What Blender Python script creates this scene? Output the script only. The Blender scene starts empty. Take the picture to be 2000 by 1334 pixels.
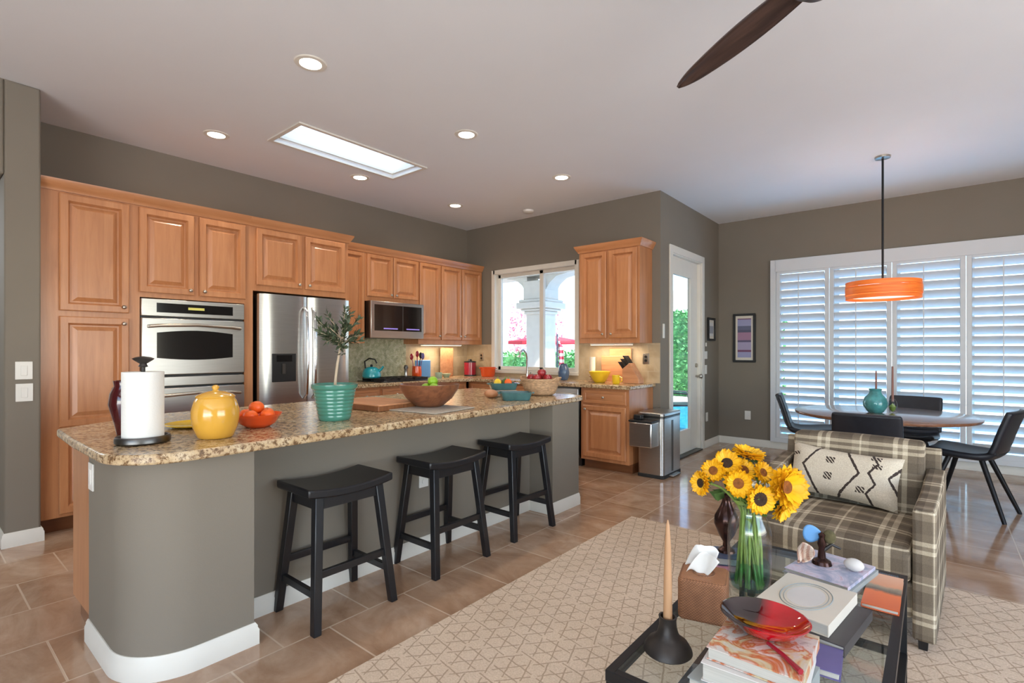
import bpy, bmesh, math, random
from mathutils import Vector, Matrix
R = math.radians
PI = math.pi
C = bpy.context.scene.collection
S = bpy.context.scene
random.seed(7)

def lin(v):
    v = v / 255.0
    return v / 12.92 if v <= 0.04045 else ((v + 0.055) / 1.055) ** 2.4
def rgb(r, g, b): return (lin(r), lin(g), lin(b), 1.0)

# ------------------------------------------------------------------ camera
cam_d = bpy.data.cameras.new('camera'); cam = bpy.data.objects.new('camera', cam_d); C.objects.link(cam)
cam.location = (0, 0, 1.2886); cam.rotation_euler = (R(90), 0, R(39.612))
cam_d.sensor_width = 36; cam_d.lens = 998.57 / 2000 * 36
cam_d.shift_y = 16.44 / 2000; cam_d.clip_start = 0.05
S.camera = cam
S.view_settings.view_transform = 'Standard'; S.view_settings.look = 'None'
S.view_settings.gamma = 1; S.view_settings.use_curve_mapping = False
S.view_settings.exposure = 0.22

# ------------------------------------------------------------------ sky, sun, daylight, fill lamps
w = bpy.data.worlds.new('world'); S.world = w; w.use_nodes = True
wn = w.node_tree.nodes; wl = w.node_tree.links
bg = wn['Background']; sky = wn.new('ShaderNodeTexSky')
sky.sky_type = 'NISHITA'; sky.sun_disc = False; sky.sun_elevation = R(48); sky.sun_rotation = R(110)
sky.altitude = 100; sky.air_density = 1.0; sky.dust_density = .5; sky.ozone_density = 2.5
wl.new(sky.outputs[0], bg.inputs[0]); bg.inputs[1].default_value = 0.65

def light(name, kind, loc, energy, color=(1, 1, 1), rot=None, parent=None, **kw):
    d = bpy.data.lights.new(name, kind); d.energy = energy; d.color = color
    for k, v in kw.items(): setattr(d, k, v)
    o = bpy.data.objects.new(name, d); C.objects.link(o); o.location = loc
    if rot is not None: o.rotation_euler = rot
    if parent: o.parent = parent
    return o
def aim(v): return Vector(v).to_track_quat('-Z', 'Y').to_euler()
light('sun', 'SUN', (6, -2, 9), 11.0, (1, .98, .95), aim((-.58, .22, -.8)), angle=R(1.5))
# added fill lamps outside the unseen rear and side openings, tilted up at the ceiling
light('fill_rear', 'AREA', (.7, -3.75, 1.0), 250, (.92, .96, 1.0), aim((-.10, .36, 0.95)), shape='RECTANGLE', size=4.6, size_y=2.4)
light('fill_side', 'AREA', (3.85, 1.6, 1.0), 100, (.88, .94, 1.0), aim((-.45, .05, .9)), shape='RECTANGLE', size=4.0, size_y=2.2)

light('daylight_dining', 'AREA', (-.35, 7.95, .40), 42, (.30, .68, 1.0), aim((-.1, -1, .75)), shape='RECTANGLE', size=2.6, size_y=1.4)
light('fill_hall', 'POINT', (-6.0, -.5, 2.2), 30, (.8, .9, 1.0), None, None, shadow_soft_size=.3)  # unseen point lamp, added to brighten the hall wall

# ------------------------------------------------------------------ materials
def base_mat(name):
    m = bpy.data.materials.new(name); m.use_nodes = True
    return m, m.node_tree.nodes, m.node_tree.links, m.node_tree.nodes['Principled BSDF']
def coords(n, l, scale=(1, 1, 1), rot=(0, 0, 0), kind='Object'):
    t = n.new('ShaderNodeTexCoord'); mp = n.new('ShaderNodeMapping')
    mp.inputs['Scale'].default_value = scale; mp.inputs['Rotation'].default_value = rot
    l.new(t.outputs[kind], mp.inputs['Vector']); return mp.outputs[0]
def ramp(n, l, fac, stops, mode='LINEAR'):
    r = n.new('ShaderNodeValToRGB'); r.color_ramp.interpolation = mode
    e = r.color_ramp.elements
    while len(e) < len(stops): e.new(0.5)
    for i, (p, c) in enumerate(stops): e[i].position = p; e[i].color = c
    l.new(fac, r.inputs[0]); return r.outputs[0]
def noise(n, l, vec, scale, detail=4, rough=.5, dist=0):
    t = n.new('ShaderNodeTexNoise'); t.inputs['Scale'].default_value = scale
    t.inputs['Detail'].default_value = detail; t.inputs['Roughness'].default_value = rough
    t.inputs['Distortion'].default_value = dist
    l.new(vec, t.inputs['Vector']); return t.outputs[0]
def mixc(n, l, fac, a, b, mode='MIX'):
    m = n.new('ShaderNodeMix'); m.data_type = 'RGBA'; m.blend_type = mode
    if hasattr(fac, 'links') or hasattr(fac, 'is_output'): l.new(fac, m.inputs['Factor'])
    else: m.inputs['Factor'].default_value = fac
    for s, v in ((6, a), (7, b)):
        if hasattr(v, 'is_output'): l.new(v, m.inputs[s])
        else: m.inputs[s].default_value = v
    return m.outputs[2]
def math_n(n, l, op, a, b=None, c=None):
    m = n.new('ShaderNodeMath'); m.operation = op
    for i, v in enumerate((a, b, c)):
        if v is None: continue
        if hasattr(v, 'is_output'): l.new(v, m.inputs[i])
        else: m.inputs[i].default_value = v
    return m.outputs[0]
def bump(n, l, bs, h, strength, dist=.01):
    b = n.new('ShaderNodeBump'); b.inputs['Strength'].default_value = strength; b.inputs['Distance'].default_value = dist
    l.new(h, b.inputs['Height']); l.new(b.outputs[0], bs.inputs['Normal'])
def pm(name, col, rough=.5, metal=0, var=.06, scale=8, emit=None, estr=0, coat=0, bmp=0, bscale=60, stretch=(1, 1, 1), spec=.5):
    m, n, l, b = base_mat(name)
    v = coords(n, l, stretch)
    f = noise(n, l, v, scale, 3)
    lo = tuple(max(0, c * (1 - var)) for c in col[:3]) + (1,); hi = tuple(min(1, c * (1 + var)) for c in col[:3]) + (1,)
    l.new(ramp(n, l, f, [(.3, lo), (.7, hi)]), b.inputs['Base Color'])
    b.inputs['Roughness'].default_value = rough; b.inputs['Metallic'].default_value = metal
    b.inputs['Coat Weight'].default_value = coat; b.inputs['Coat Roughness'].default_value = .1
    b.inputs['Specular IOR Level'].default_value = spec
    if emit: b.inputs['Emission Color'].default_value = emit; b.inputs['Emission Strength'].default_value = estr
    if bmp: bump(n, l, b, noise(n, l, v, bscale, 2), bmp, .004)
    return m
def wood(name, c1, c2, c3, rough=.38, axis='z', sc=1.0, coat=.3):
    m, n, l, b = base_mat(name)
    st = {'z': (14, 14, 1.1), 'x': (1.1, 14, 14), 'y': (14, 1.1, 14)}[axis]
    v = coords(n, l, tuple(s * sc for s in st))
    f1 = noise(n, l, v, 1.6, 6, .62, .6)
    v2 = coords(n, l, (1.5, 1.5, 1.5)); f2 = noise(n, l, v2, 1.4, 2)
    a = ramp(n, l, f1, [(.25, c1), (.55, c2), (.85, c3)])
    k = ramp(n, l, f2, [(.3, (.9, .88, .86, 1)), (.7, (1.06, 1.05, 1.04, 1))])
    l.new(mixc(n, l, 1.0, a, k, 'MULTIPLY'), b.inputs['Base Color'])
    b.inputs['Roughness'].default_value = rough; b.inputs['Coat Weight'].default_value = coat; b.inputs['Coat Roughness'].default_value = .2
    return m
def glass(name, tint=(1, 1, 1, 1), refl=1.0):
    m, n, l, b = base_mat(name); n.remove(b)
    t = n.new('ShaderNodeBsdfTransparent'); t.inputs[0].default_value = tint
    g = n.new('ShaderNodeBsdfGlossy'); g.inputs['Roughness'].default_value = .02
    lw = n.new('ShaderNodeLayerWeight'); lw.inputs[0].default_value = .5   # same reflection from both faces of a thin pane
    f = math_n(n, l, 'MULTIPLY', math_n(n, l, 'ADD', math_n(n, l, 'MULTIPLY', math_n(n, l, 'POWER', lw.outputs['Facing'], 4.0), .55), .035), refl)
    ms = n.new('ShaderNodeMixShader'); l.new(f, ms.inputs[0]); l.new(t.outputs[0], ms.inputs[1]); l.new(g.outputs[0], ms.inputs[2])
    l.new(ms.outputs[0], n['Material Output'].inputs[0]); return m
def lamp_mat(name, col, s):
    m, n, l, b = base_mat(name)
    b.inputs['Base Color'].default_value = col; b.inputs['Emission Color'].default_value = col; b.inputs['Emission Strength'].default_value = s
    return m

MAT = {}
MAT['wall'] = pm('taupe_wall_paint', rgb(126, 117, 104), .75, var=.02, scale=3, bmp=.08, bscale=180)
MAT['ceil'] = pm('ceiling_paint', rgb(226, 227, 229), .9, var=.01, scale=2, bmp=.05, bscale=160)
MAT['white'] = pm('white_trim_paint', rgb(222, 217, 206), .4, var=.015)
MAT['shutter'] = pm('white_shutter_paint', rgb(214, 217, 220), .4, var=.01)
MAT['maple'] = wood('maple_wood', rgb(172, 112, 70), rgb(190, 130, 86), rgb(204, 146, 100))
MAT['maple_h'] = wood('maple_wood_horizontal', rgb(172, 112, 70), rgb(190, 130, 86), rgb(204, 146, 100), axis='x')
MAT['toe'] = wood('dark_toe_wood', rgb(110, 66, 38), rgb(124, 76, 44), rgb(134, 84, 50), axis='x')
MAT['steel'] = pm('brushed_steel', rgb(196, 194, 190), .28, 1, var=.05, scale=5, stretch=(1, 1, 30))
MAT['steel_d'] = pm('dark_steel', rgb(100, 98, 96), .35, 1, var=.05)
MAT['chrome'] = pm('chrome', rgb(215, 215, 215), .12, 1, var=.01)
MAT['nickel'] = pm('satin_nickel', rgb(186, 178, 166), .3, 1, var=.02)
MAT['bglass'] = pm('black_glass', rgb(22, 21, 22), .08, 0, var=.05, coat=.5)
MAT['black'] = pm('black_plastic', rgb(26, 26, 27), .4, var=.1)
MAT['bwood'] = pm('black_painted_wood', rgb(18, 18, 22), .42, var=.15, scale=14, stretch=(6, 6, 1), coat=.2)
MAT['bmetal'] = pm('black_metal', rgb(40, 40, 42), .4, .6, var=.1)
MAT['leather'] = pm('black_leather', rgb(34, 37, 44), .38, var=.12, scale=20, bmp=.15, bscale=220)
def frosted(name):
    m, n, l, b = base_mat(name); n.remove(b)
    t = n.new('ShaderNodeBsdfTranslucent'); t.inputs[0].default_value = (.80, .88, .92, 1)
    d = n.new('ShaderNodeBsdfDiffuse'); d.inputs[0].default_value = (.85, .9, .92, 1)
    ms = n.new('ShaderNodeMixShader'); ms.inputs[0].default_value = .25
    l.new(t.outputs[0], ms.inputs[1]); l.new(d.outputs[0], ms.inputs[2]); l.new(ms.outputs[0], n['Material Output'].inputs[0]); return m
MAT['frost'] = frosted('frosted_skylight_acrylic')
MAT['pane'] = glass('window_glass', (.96, .98, .98, 1), .8)
MAT['tglass'] = glass('table_glass', (.93, .97, .97, 1), 1.3)
MAT['vglass'] = glass('vase_glass', (.965, .99, .99, 1), 1.3)
MAT['plate'] = pm('white_switch_plastic', rgb(228, 224, 216), .35, var=.01)
MAT['teal'] = pm('teal_glaze', rgb(74, 138, 120), .22, var=.14, scale=6, coat=.5, stretch=(1, 1, 6))
MAT['dteal'] = pm('dark_teal_glaze', rgb(62, 104, 106), .2, var=.2, scale=16, coat=.5)
MAT['pinkl'] = pm('pink_bougainvillea', rgb(214, 130, 150), .7, var=.3, scale=6)
MAT['tealv'] = pm('turquoise_glaze', rgb(74, 146, 146), .2, var=.3, scale=16, coat=.5)
MAT['yellow'] = pm('yellow_glaze', rgb(216, 162, 60), .15, var=.04, coat=.7)
MAT['yellow2'] = pm('bright_yellow_glaze', rgb(238, 196, 40), .2, var=.04, coat=.5)
MAT['orange'] = pm('orange_enamel', rgb(232, 84, 30), .2, var=.05, coat=.6)
MAT['tang'] = pm('mandarin_peel', rgb(240, 100, 26), .4, var=.08, scale=30, bmp=.25, bscale=160)
MAT['lime'] = pm('lime_peel', rgb(140, 186, 40), .35, var=.12, scale=14)
MAT['apple'] = pm('apple_skin', rgb(150, 40, 44), .3, var=.35, scale=14)
MAT['paper'] = pm('paper_towel', rgb(232, 230, 224), .9, var=.015, bmp=.3, bscale=120)
MAT['tissue'] = pm('white_tissue', rgb(236, 236, 232), .9, var=.02)
MAT['wine'] = pm('dark_red_glass', rgb(70, 18, 22), .12, var=.1, coat=.6)
MAT['walnut'] = wood('walnut_bowl_wood', rgb(96, 56, 36), rgb(132, 82, 54), rgb(158, 104, 70), axis='x', sc=1.6)
MAT['tabletop'] = wood('brown_satin_tabletop', rgb(112, 72, 52), rgb(140, 98, 74), rgb(160, 120, 94), .14, axis='x', sc=1.2, coat=.6)
MAT['board'] = wood('cutting_board_wood', rgb(176, 116, 78), rgb(204, 148, 108), rgb(218, 166, 126), axis='x', coat=.05)
MAT['board_side'] = wood('cutting_board_end_grain', rgb(104, 62, 36), rgb(146, 94, 58), rgb(168, 112, 72), axis='z', sc=2)
MAT['linen'] = pm('grey_linen', rgb(176, 166, 152), .95, var=.12, scale=60, bmp=.4, bscale=300)
MAT['wicker'] = pm('wicker', rgb(196, 160, 124), .8, var=.3, scale=40, bmp=.6, bscale=150, stretch=(1, 1, 3))
MAT['dkwicker'] = None
MAT['leaf'] = pm('olive_leaf', rgb(66, 78, 54), .5, var=.4, scale=30)
MAT['bark'] = pm('pale_bark', rgb(196, 176, 150), .8, var=.15, scale=30, stretch=(1, 1, .3))
MAT['soil'] = pm('soil', rgb(92, 84, 56), .95, var=.3, scale=60)
MAT['petal'] = pm('sunflower_petal', rgb(250, 184, 22), .5, var=.16, scale=22)
MAT['disc'] = pm('sunflower_disc', rgb(52, 34, 18), .9, var=.4, scale=90, bmp=.6, bscale=300)
MAT['disc2'] = pm('orange_flower_disc', rgb(128, 74, 24), .9, var=.3, scale=90, bmp=.6, bscale=300)
MAT['stem'] = pm('green_stem', rgb(126, 150, 70), .5, var=.2, scale=30)
MAT['fleaf'] = pm('flower_leaf', rgb(70, 100, 44), .5, var=.2, scale=20)
MAT['bronze'] = pm('dark_bronze', rgb(70, 46, 40), .22, .7, var=.25, scale=20)
MAT['iron'] = pm('dark_cast_iron', rgb(52, 47, 44), .45, .4, var=.25, scale=24)
MAT['wax'] = pm('tan_candle_wax', rgb(182, 140, 102), .5, var=.03)
MAT['brownwax'] = pm('brown_candle_wax', rgb(140, 96, 84), .5, var=.05)
MAT['ivory'] = pm('ivory_candle_wax', rgb(240, 232, 214), .5, var=.02)
MAT['pages'] = pm('book_page_edges', rgb(190, 188, 180), .9, var=.08, scale=3, stretch=(1, 1, 160))
MAT['cream'] = pm('cream_paper', rgb(214, 206, 192), .7, var=.02)
MAT['hedge'] = pm('hedge_leaf', rgb(92, 156, 92), .6, var=.4, scale=14)
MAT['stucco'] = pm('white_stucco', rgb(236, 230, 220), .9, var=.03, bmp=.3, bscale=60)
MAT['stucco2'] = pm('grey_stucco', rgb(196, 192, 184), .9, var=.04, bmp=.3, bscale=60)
MAT['conc'] = pm('pale_patio_concrete', rgb(216, 210, 200), .85, var=.06, scale=3)
MAT['water'] = pm('pool_water', rgb(44, 150, 212), .05, var=.1, scale=4)
MAT['red'] = pm('red_canvas', rgb(196, 40, 56), .8, var=.06)
MAT['redcan'] = pm('crimson_enamel', rgb(150, 28, 46), .25, var=.08, coat=.4)
MAT['blue'] = pm('blue_glaze', rgb(70, 96, 130), .25, var=.15, coat=.4)
MAT['sky'] = pm('sky_blue_plastic', rgb(104, 160, 214), .35, var=.06)
MAT['cyan'] = pm('turquoise_enamel', rgb(40, 158, 172), .18, var=.08, coat=.6)
MAT['mint'] = pm('mint_glaze', rgb(160, 178, 150), .3, var=.06)
MAT['rubber'] = pm('dark_rubber', rgb(38, 36, 34), .7, var=.1)
MAT['bulb'] = lamp_mat('lamp_lens', (1, .9, .76, 1), 7)
MAT['ustrip'] = lamp_mat('under_cabinet_lens', (1, .84, .6, 1), 3)
MAT['diff'] = lamp_mat('pendant_diffuser_glow', (1, .88, .74, 1), .8)
MAT['clock'] = lamp_mat('oven_display_glow', (.55, .5, .12, 1), .25)
MAT['violet'] = lamp_mat('microwave_display_glow', (.3, .22, .7, 1), .35)
def mat_floor():
    m, n, l, b = base_mat('travertine_floor_tile')
    v = coords(n, l)
    br = n.new('ShaderNodeTexBrick'); br.offset = .5; br.inputs['Scale'].default_value = 1
    mp = n.new('ShaderNodeMapping'); mp.inputs['Rotation'].default_value = (0, 0, R(90)); mp.inputs['Location'].default_value = (.0, .02, 0)
    l.new(v, mp.inputs[0]); l.new(mp.outputs[0], br.inputs['Vector'])
    br.inputs['Brick Width'].default_value = .43; br.inputs['Row Height'].default_value = .43
    br.inputs['Mortar Size'].default_value = .005; br.inputs['Mortar Smooth'].default_value = .3
    br.inputs['Color1'].default_value = (1, 1, 1, 1); br.inputs['Color2'].default_value = (.84, .82, .80, 1); br.inputs['Mortar'].default_value = (.5, .5, .5, 1)
    f1 = noise(n, l, coords(n, l, (1, 1.5, 1), (0, 0, R(25))), 2.4, 8, .62, 1.0); f2 = noise(n, l, v, 14, 5, .6)
    a = ramp(n, l, f1, [(.28, rgb(158, 122, 94)), (.5, rgb(184, 150, 122)), (.72, rgb(206, 178, 152))])
    a2 = ramp(n, l, f2, [(.35, (.95, .945, .94, 1)), (.65, (1.03, 1.03, 1.03, 1))])
    c = mixc(n, l, 1, a, a2, 'MULTIPLY'); c = mixc(n, l, 1, c, br.outputs['Color'], 'MULTIPLY')
    c = mixc(n, l, br.outputs['Fac'], c, rgb(208, 182, 156))
    l.new(c, b.inputs['Base Color']); b.inputs['Roughness'].default_value = .22
    l.new(ramp(n, l, f2, [(.3, (.07, .07, .07, 1)), (.8, (.17, .17, .17, 1))]), b.inputs['Roughness'])
    bump(n, l, b, math_n(n, l, 'SUBTRACT', 1.0, br.outputs['Fac']), .3, .003); b.inputs['Specular IOR Level'].default_value = .7
    return m
MAT['floor'] = mat_floor()
def mat_granite():
    m, n, l, b = base_mat('speckled_granite'); v = coords(n, l)
    f1 = noise(n, l, v, 9, 6, .6, .8); f2 = noise(n, l, v, 46, 5, .7, .3); f3 = noise(n, l, v, 95, 2, .5)
    a = ramp(n, l, f1, [(.3, rgb(168, 138, 104)), (.5, rgb(192, 166, 130)), (.72, rgb(208, 190, 160))])
    d = ramp(n, l, f2, [(.34, rgb(70, 50, 38)), (.43, rgb(150, 118, 84)), (.5, (1, 1, 1, 1)), (.66, (1.2, 1.18, 1.12, 1))])
    e = ramp(n, l, f3, [(.30, (.3, .24, .2, 1)), (.38, (1, 1, 1, 1))])
    c = mixc(n, l, .8, a, d, 'MULTIPLY'); c = mixc(n, l, .8, c, e, 'MULTIPLY')
    l.new(c, b.inputs['Base Color']); b.inputs['Roughness'].default_value = .2
    return m
MAT['granite'] = mat_granite()
def mat_weave():
    m, n, l, b = base_mat('brown_woven_reed'); t = n.new('ShaderNodeTexCoord'); p = n.new('ShaderNodeSeparateXYZ'); l.new(t.outputs['Object'], p.inputs[0])
    d = math_n(n, l, 'ADD', p.outputs[0], p.outputs[1])
    row = math_n(n, l, 'FLOOR', math_n(n, l, 'DIVIDE', p.outputs[2], .0042))
    u = math_n(n, l, 'ADD', math_n(n, l, 'DIVIDE', d, .009), math_n(n, l, 'MULTIPLY', row, .5))
    a = math_n(n, l, 'ABSOLUTE', math_n(n, l, 'SUBTRACT', math_n(n, l, 'FRACT', u), .5))
    c = math_n(n, l, 'ABSOLUTE', math_n(n, l, 'SUBTRACT', math_n(n, l, 'FRACT', math_n(n, l, 'DIVIDE', p.outputs[2], .0042)), .5))
    h = math_n(n, l, 'SUBTRACT', 1, math_n(n, l, 'ADD', math_n(n, l, 'MULTIPLY', a, .9), math_n(n, l, 'MULTIPLY', c, .9)))
    f = noise(n, l, t.outputs['Object'], 40, 3)
    k = math_n(n, l, 'ADD', math_n(n, l, 'MULTIPLY', h, .8), math_n(n, l, 'MULTIPLY', f, .3))
    l.new(ramp(n, l, k, [(.25, rgb(84, 52, 32)), (.7, rgb(150, 100, 66)), (.95, rgb(176, 124, 86))]), b.inputs['Base Color']); b.inputs['Roughness'].default_value = .6
    bump(n, l, b, h, .6, .003); return m
MAT['dkwicker'] = mat_weave()
def mat_rug():
    m, n, l, b = base_mat('beige_woven_rug'); t = n.new('ShaderNodeTexCoord')
    sx = n.new('ShaderNodeSeparateXYZ'); l.new(t.outputs['Object'], sx.inputs[0]); x, y = sx.outputs[0], sx.outputs[1]
    lines = None; s = .074
    nz = noise(n, l, t.outputs['Object'], 26, 3)
    for k, ang in enumerate((20, 80, 140)):
        u = math_n(n, l, 'ADD', math_n(n, l, 'MULTIPLY', x, math.cos(R(ang)) / s), math_n(n, l, 'MULTIPLY', y, math.sin(R(ang)) / s))
        u = math_n(n, l, 'ADD', u, math_n(n, l, 'MULTIPLY', nz, .14))
        f = math_n(n, l, 'ABSOLUTE', math_n(n, l, 'SUBTRACT', math_n(n, l, 'FRACT', u), .5))
        g = math_n(n, l, 'LESS_THAN', f, .042)
        # break every family into dashes so triangles read as stitched motifs
        w2 = math_n(n, l, 'ADD', math_n(n, l, 'MULTIPLY', x, -math.sin(R(ang)) / (s * 2.3)), math_n(n, l, 'MULTIPLY', y, math.cos(R(ang)) / (s * 2.3)))
        g = math_n(n, l, 'MULTIPLY', g, math_n(n, l, 'LESS_THAN', math_n(n, l, 'FRACT', math_n(n, l, 'ADD', w2, .27 * k)), .84))
        lines = g if lines is None else math_n(n, l, 'MAXIMUM', lines, g)
    f2 = noise(n, l, t.outputs['Object'], 160, 3); f3 = noise(n, l, t.outputs['Object'], 2.2, 3)
    a = ramp(n, l, f2, [(.3, rgb(206, 184, 160)), (.7, rgb(228, 208, 186))])
    a = mixc(n, l, 1, a, ramp(n, l, f3, [(.3, (.93, .92, .9, 1)), (.7, (1.03, 1.03, 1.03, 1))]), 'MULTIPLY')
    c = mixc(n, l, math_n(n, l, 'MULTIPLY', lines, .6), a, rgb(150, 124, 100))
    l.new(c, b.inputs['Base Color']); b.inputs['Roughness'].default_value = .95; b.inputs['Specular IOR Level'].default_value = .1
    bump(n, l, b, math_n(n, l, 'SUBTRACT', f2, math_n(n, l, 'MULTIPLY', lines, .5)), .5, .004)
    return m
MAT['rug'] = mat_rug()
def face_uv(n, l):
    # u, v that follow whichever way the face points (cloth wrapped over a boxy seat)
    t = n.new('ShaderNodeTexCoord'); p = n.new('ShaderNodeSeparateXYZ'); q = n.new('ShaderNodeSeparateXYZ')
    l.new(t.outputs['Object'], p.inputs[0]); l.new(t.outputs['Normal'], q.inputs[0])
    ax = math_n(n, l, 'GREATER_THAN', math_n(n, l, 'ABSOLUTE', q.outputs[0]), .72)
    az = math_n(n, l, 'GREATER_THAN', math_n(n, l, 'ABSOLUTE', q.outputs[2]), .72)
    u = math_n(n, l, 'ADD', math_n(n, l, 'MULTIPLY', p.outputs[0], math_n(n, l, 'SUBTRACT', 1, ax)), math_n(n, l, 'MULTIPLY', p.outputs[1], ax))
    v = math_n(n, l, 'ADD', math_n(n, l, 'MULTIPLY', p.outputs[2], math_n(n, l, 'SUBTRACT', 1, az)), math_n(n, l, 'MULTIPLY', math_n(n, l, 'MULTIPLY', p.outputs[1], -1), az))
    return u, v, t
def mat_plaid():
    m, n, l, b = base_mat('grey_cream_plaid'); u, v, t = face_uv(n, l)
    def stripes(c, per, off):
        f = math_n(n, l, 'FRACT', math_n(n, l, 'ADD', math_n(n, l, 'DIVIDE', c, per), off))
        w1 = (.92, .92, .92, 1); k0 = (.12, .12, .12, 1); k1 = (.36, .36, .36, 1); k2 = (.22, .22, .22, 1)
        return ramp(n, l, f, [(0, k0), (.16, k1), (.26, w1), (.285, k1), (.38, k0), (.56, k2), (.68, w1), (.74, k1), (.80, w1), (.86, k2), (.97, k0)], 'CONSTANT')
    s = mixc(n, l, .5, stripes(u, .36, .19), stripes(v, .30, .30))
    c = ramp(n, l, s, [(.10, rgb(100, 89, 76)), (.3, rgb(132, 119, 102)), (.55, rgb(180, 166, 143)), (.92, rgb(218, 206, 182))])
    f = noise(n, l, t.outputs['Object'], 220, 2)
    c = mixc(n, l, 1, c, ramp(n, l, f, [(.3, (.86, .86, .86, 1)), (.7, (1.05, 1.05, 1.05, 1))]), 'MULTIPLY')
    l.new(c, b.inputs['Base Color']); b.inputs['Roughness'].default_value = .9; b.inputs['Specular IOR Level'].default_value = .15
    bump(n, l, b, f, .25, .002); return m
MAT['plaid'] = mat_plaid()
def mat_pillow():
    m, n, l, b = base_mat('cream_pillow_dark_zigzags'); t = n.new('ShaderNodeTexCoord')
    p = n.new('ShaderNodeSeparateXYZ'); l.new(t.outputs['Object'], p.inputs[0]); x, z = p.outputs[0], p.outputs[2]
    nz = noise(n, l, t.outputs['Object'], 70, 2); xx = math_n(n, l, 'ADD', x, math_n(n, l, 'MULTIPLY', math_n(n, l, 'SUBTRACT', nz, .5), .012))
    az = math_n(n, l, 'ABSOLUTE', math_n(n, l, 'SUBTRACT', z, .155))
    acc = None
    def add(g):
        nonlocal acc
        acc = g if acc is None else math_n(n, l, 'MAXIMUM', acc, g)
    def line(e, wd): add(math_n(n, l, 'LESS_THAN', math_n(n, l, 'ABSOLUTE', e), wd))
    for x0, sg in ((-.185, 1), (.085, -1), (.215, 1)):
        line(math_n(n, l, 'SUBTRACT', math_n(n, l, 'SUBTRACT', xx, x0), math_n(n, l, 'MULTIPLY', az, .62 * sg)), .0065)
    tri = math_n(n, l, 'ABSOLUTE', math_n(n, l, 'SUBTRACT', math_n(n, l, 'FRACT', math_n(n, l, 'DIVIDE', z, .11)), .5))
    line(math_n(n, l, 'SUBTRACT', math_n(n, l, 'SUBTRACT', xx, .128), math_n(n, l, 'MULTIPLY', tri, .07)), .006)
    def blob(cx, cz, hw, hh):
        a = math_n(n, l, 'LESS_THAN', math_n(n, l, 'ABSOLUTE', math_n(n, l, 'SUBTRACT', xx, cx)), hw)
        c = math_n(n, l, 'LESS_THAN', math_n(n, l, 'ABSOLUTE', math_n(n, l, 'SUBTRACT', z, cz)), hh)
        k = math_n(n, l, 'GREATER_THAN', math_n(n, l, 'FRACT', math_n(n, l, 'MULTIPLY', math_n(n, l, 'ADD', xx, z), 55)), .35)
        add(math_n(n, l, 'MULTIPLY', math_n(n, l, 'MULTIPLY', a, c), k))
    for q in ((-.055, .20, .022, .018), (-.055, .11, .020, .020), (-.235, .215, .022, .010), (-.245, .10, .012, .018), (-.20, .09, .008, .022), (.15, .25, .024, .012), (.16, .205, .022, .012), (.10, .07, .02, .016)): blob(*q)
    f = noise(n, l, t.outputs['Object'], 240, 2)
    c0 = ramp(n, l, f, [(.3, rgb(196, 182, 160)), (.7, rgb(222, 210, 190))])
    l.new(mixc(n, l, acc, c0, rgb(62, 50, 44)), b.inputs['Base Color']); b.inputs['Roughness'].default_value = .95
    bump(n, l, b, f, .4, .003); return m
MAT['pillow'] = mat_pillow()
def mat_tile(name, w_, h_, cols, grout, rough=.35, mottled=5):
    m, n, l, b = base_mat(name); u, v, t = face_uv(n, l)
    cb = n.new('ShaderNodeCombineXYZ'); l.new(u, cb.inputs[0]); l.new(v, cb.inputs[1])
    br = n.new('ShaderNodeTexBrick'); br.inputs['Scale'].default_value = 1; br.inputs['Brick Width'].default_value = w_; br.inputs['Row Height'].default_value = h_
    br.inputs['Mortar Size'].default_value = .003; br.inputs['Color1'].default_value = (1, 1, 1, 1); br.inputs['Color2'].default_value = (.82, .8, .78, 1); br.inputs['Mortar'].default_value = (.9, .9, .9, 1)
    l.new(cb.outputs[0], br.inputs['Vector'])
    a = ramp(n, l, noise(n, l, t.outputs['Object'], mottled, 4, .6, .5), [(.36 if mottled > 9 else .3, cols[0]), (.5, cols[1]), (.62 if mottled > 9 else .7, cols[2])])
    c = mixc(n, l, 1, a, br.outputs['Color'], 'MULTIPLY'); c = mixc(n, l, br.outputs['Fac'], c, grout)
    l.new(c, b.inputs['Base Color']); b.inputs['Roughness'].default_value = rough; return m
MAT['splash'] = mat_tile('beige_backsplash_tile', .15, .15, (rgb(176, 154, 122), rgb(194, 174, 142), rgb(206, 188, 158)), rgb(184, 168, 142))
MAT['mosaic'] = mat_tile('green_leafy_mosaic', .03, .012, (rgb(96, 108, 66), rgb(176, 180, 136), rgb(222, 222, 200)), rgb(176, 174, 150), mottled=20)
def mat_bands(name, stops, per, axis=2, rough=.5, mode='CONSTANT', warp=0):
    m, n, l, b = base_mat(name); t = n.new('ShaderNodeTexCoord'); p = n.new('ShaderNodeSeparateXYZ'); l.new(t.outputs['Object'], p.inputs[0])
    cc = p.outputs[axis]
    if warp: cc = math_n(n, l, 'ADD', cc, math_n(n, l, 'MULTIPLY', noise(n, l, t.outputs['Object'], 6, 3), warp))
    f = math_n(n, l, 'FRACT', math_n(n, l, 'DIVIDE', cc, per))
    l.new(ramp(n, l, f, stops, mode), b.inputs['Base Color']); b.inputs['Roughness'].default_value = rough; return m
MAT['flag'] = mat_bands('red_white_flag_stripes', [(0, rgb(200, 70, 96)), (.5, rgb(240, 234, 236))], .09, 2)
MAT['art'] = mat_bands('mauve_art_print', [(0, rgb(96, 98, 124)), (.12, rgb(150, 150, 186)), (.32, rgb(112, 66, 96)), (.38, rgb(160, 150, 180)), (.62, rgb(92, 84, 112)), (.68, rgb(158, 120, 146)), (.92, rgb(84, 84, 108))], .44, 2)
MAT['art2'] = mat_bands('grey_art_print', [(0, rgb(210, 208, 204)), (.5, rgb(150, 152, 160))], .2, 2)
MAT['veneer'] = None
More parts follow.
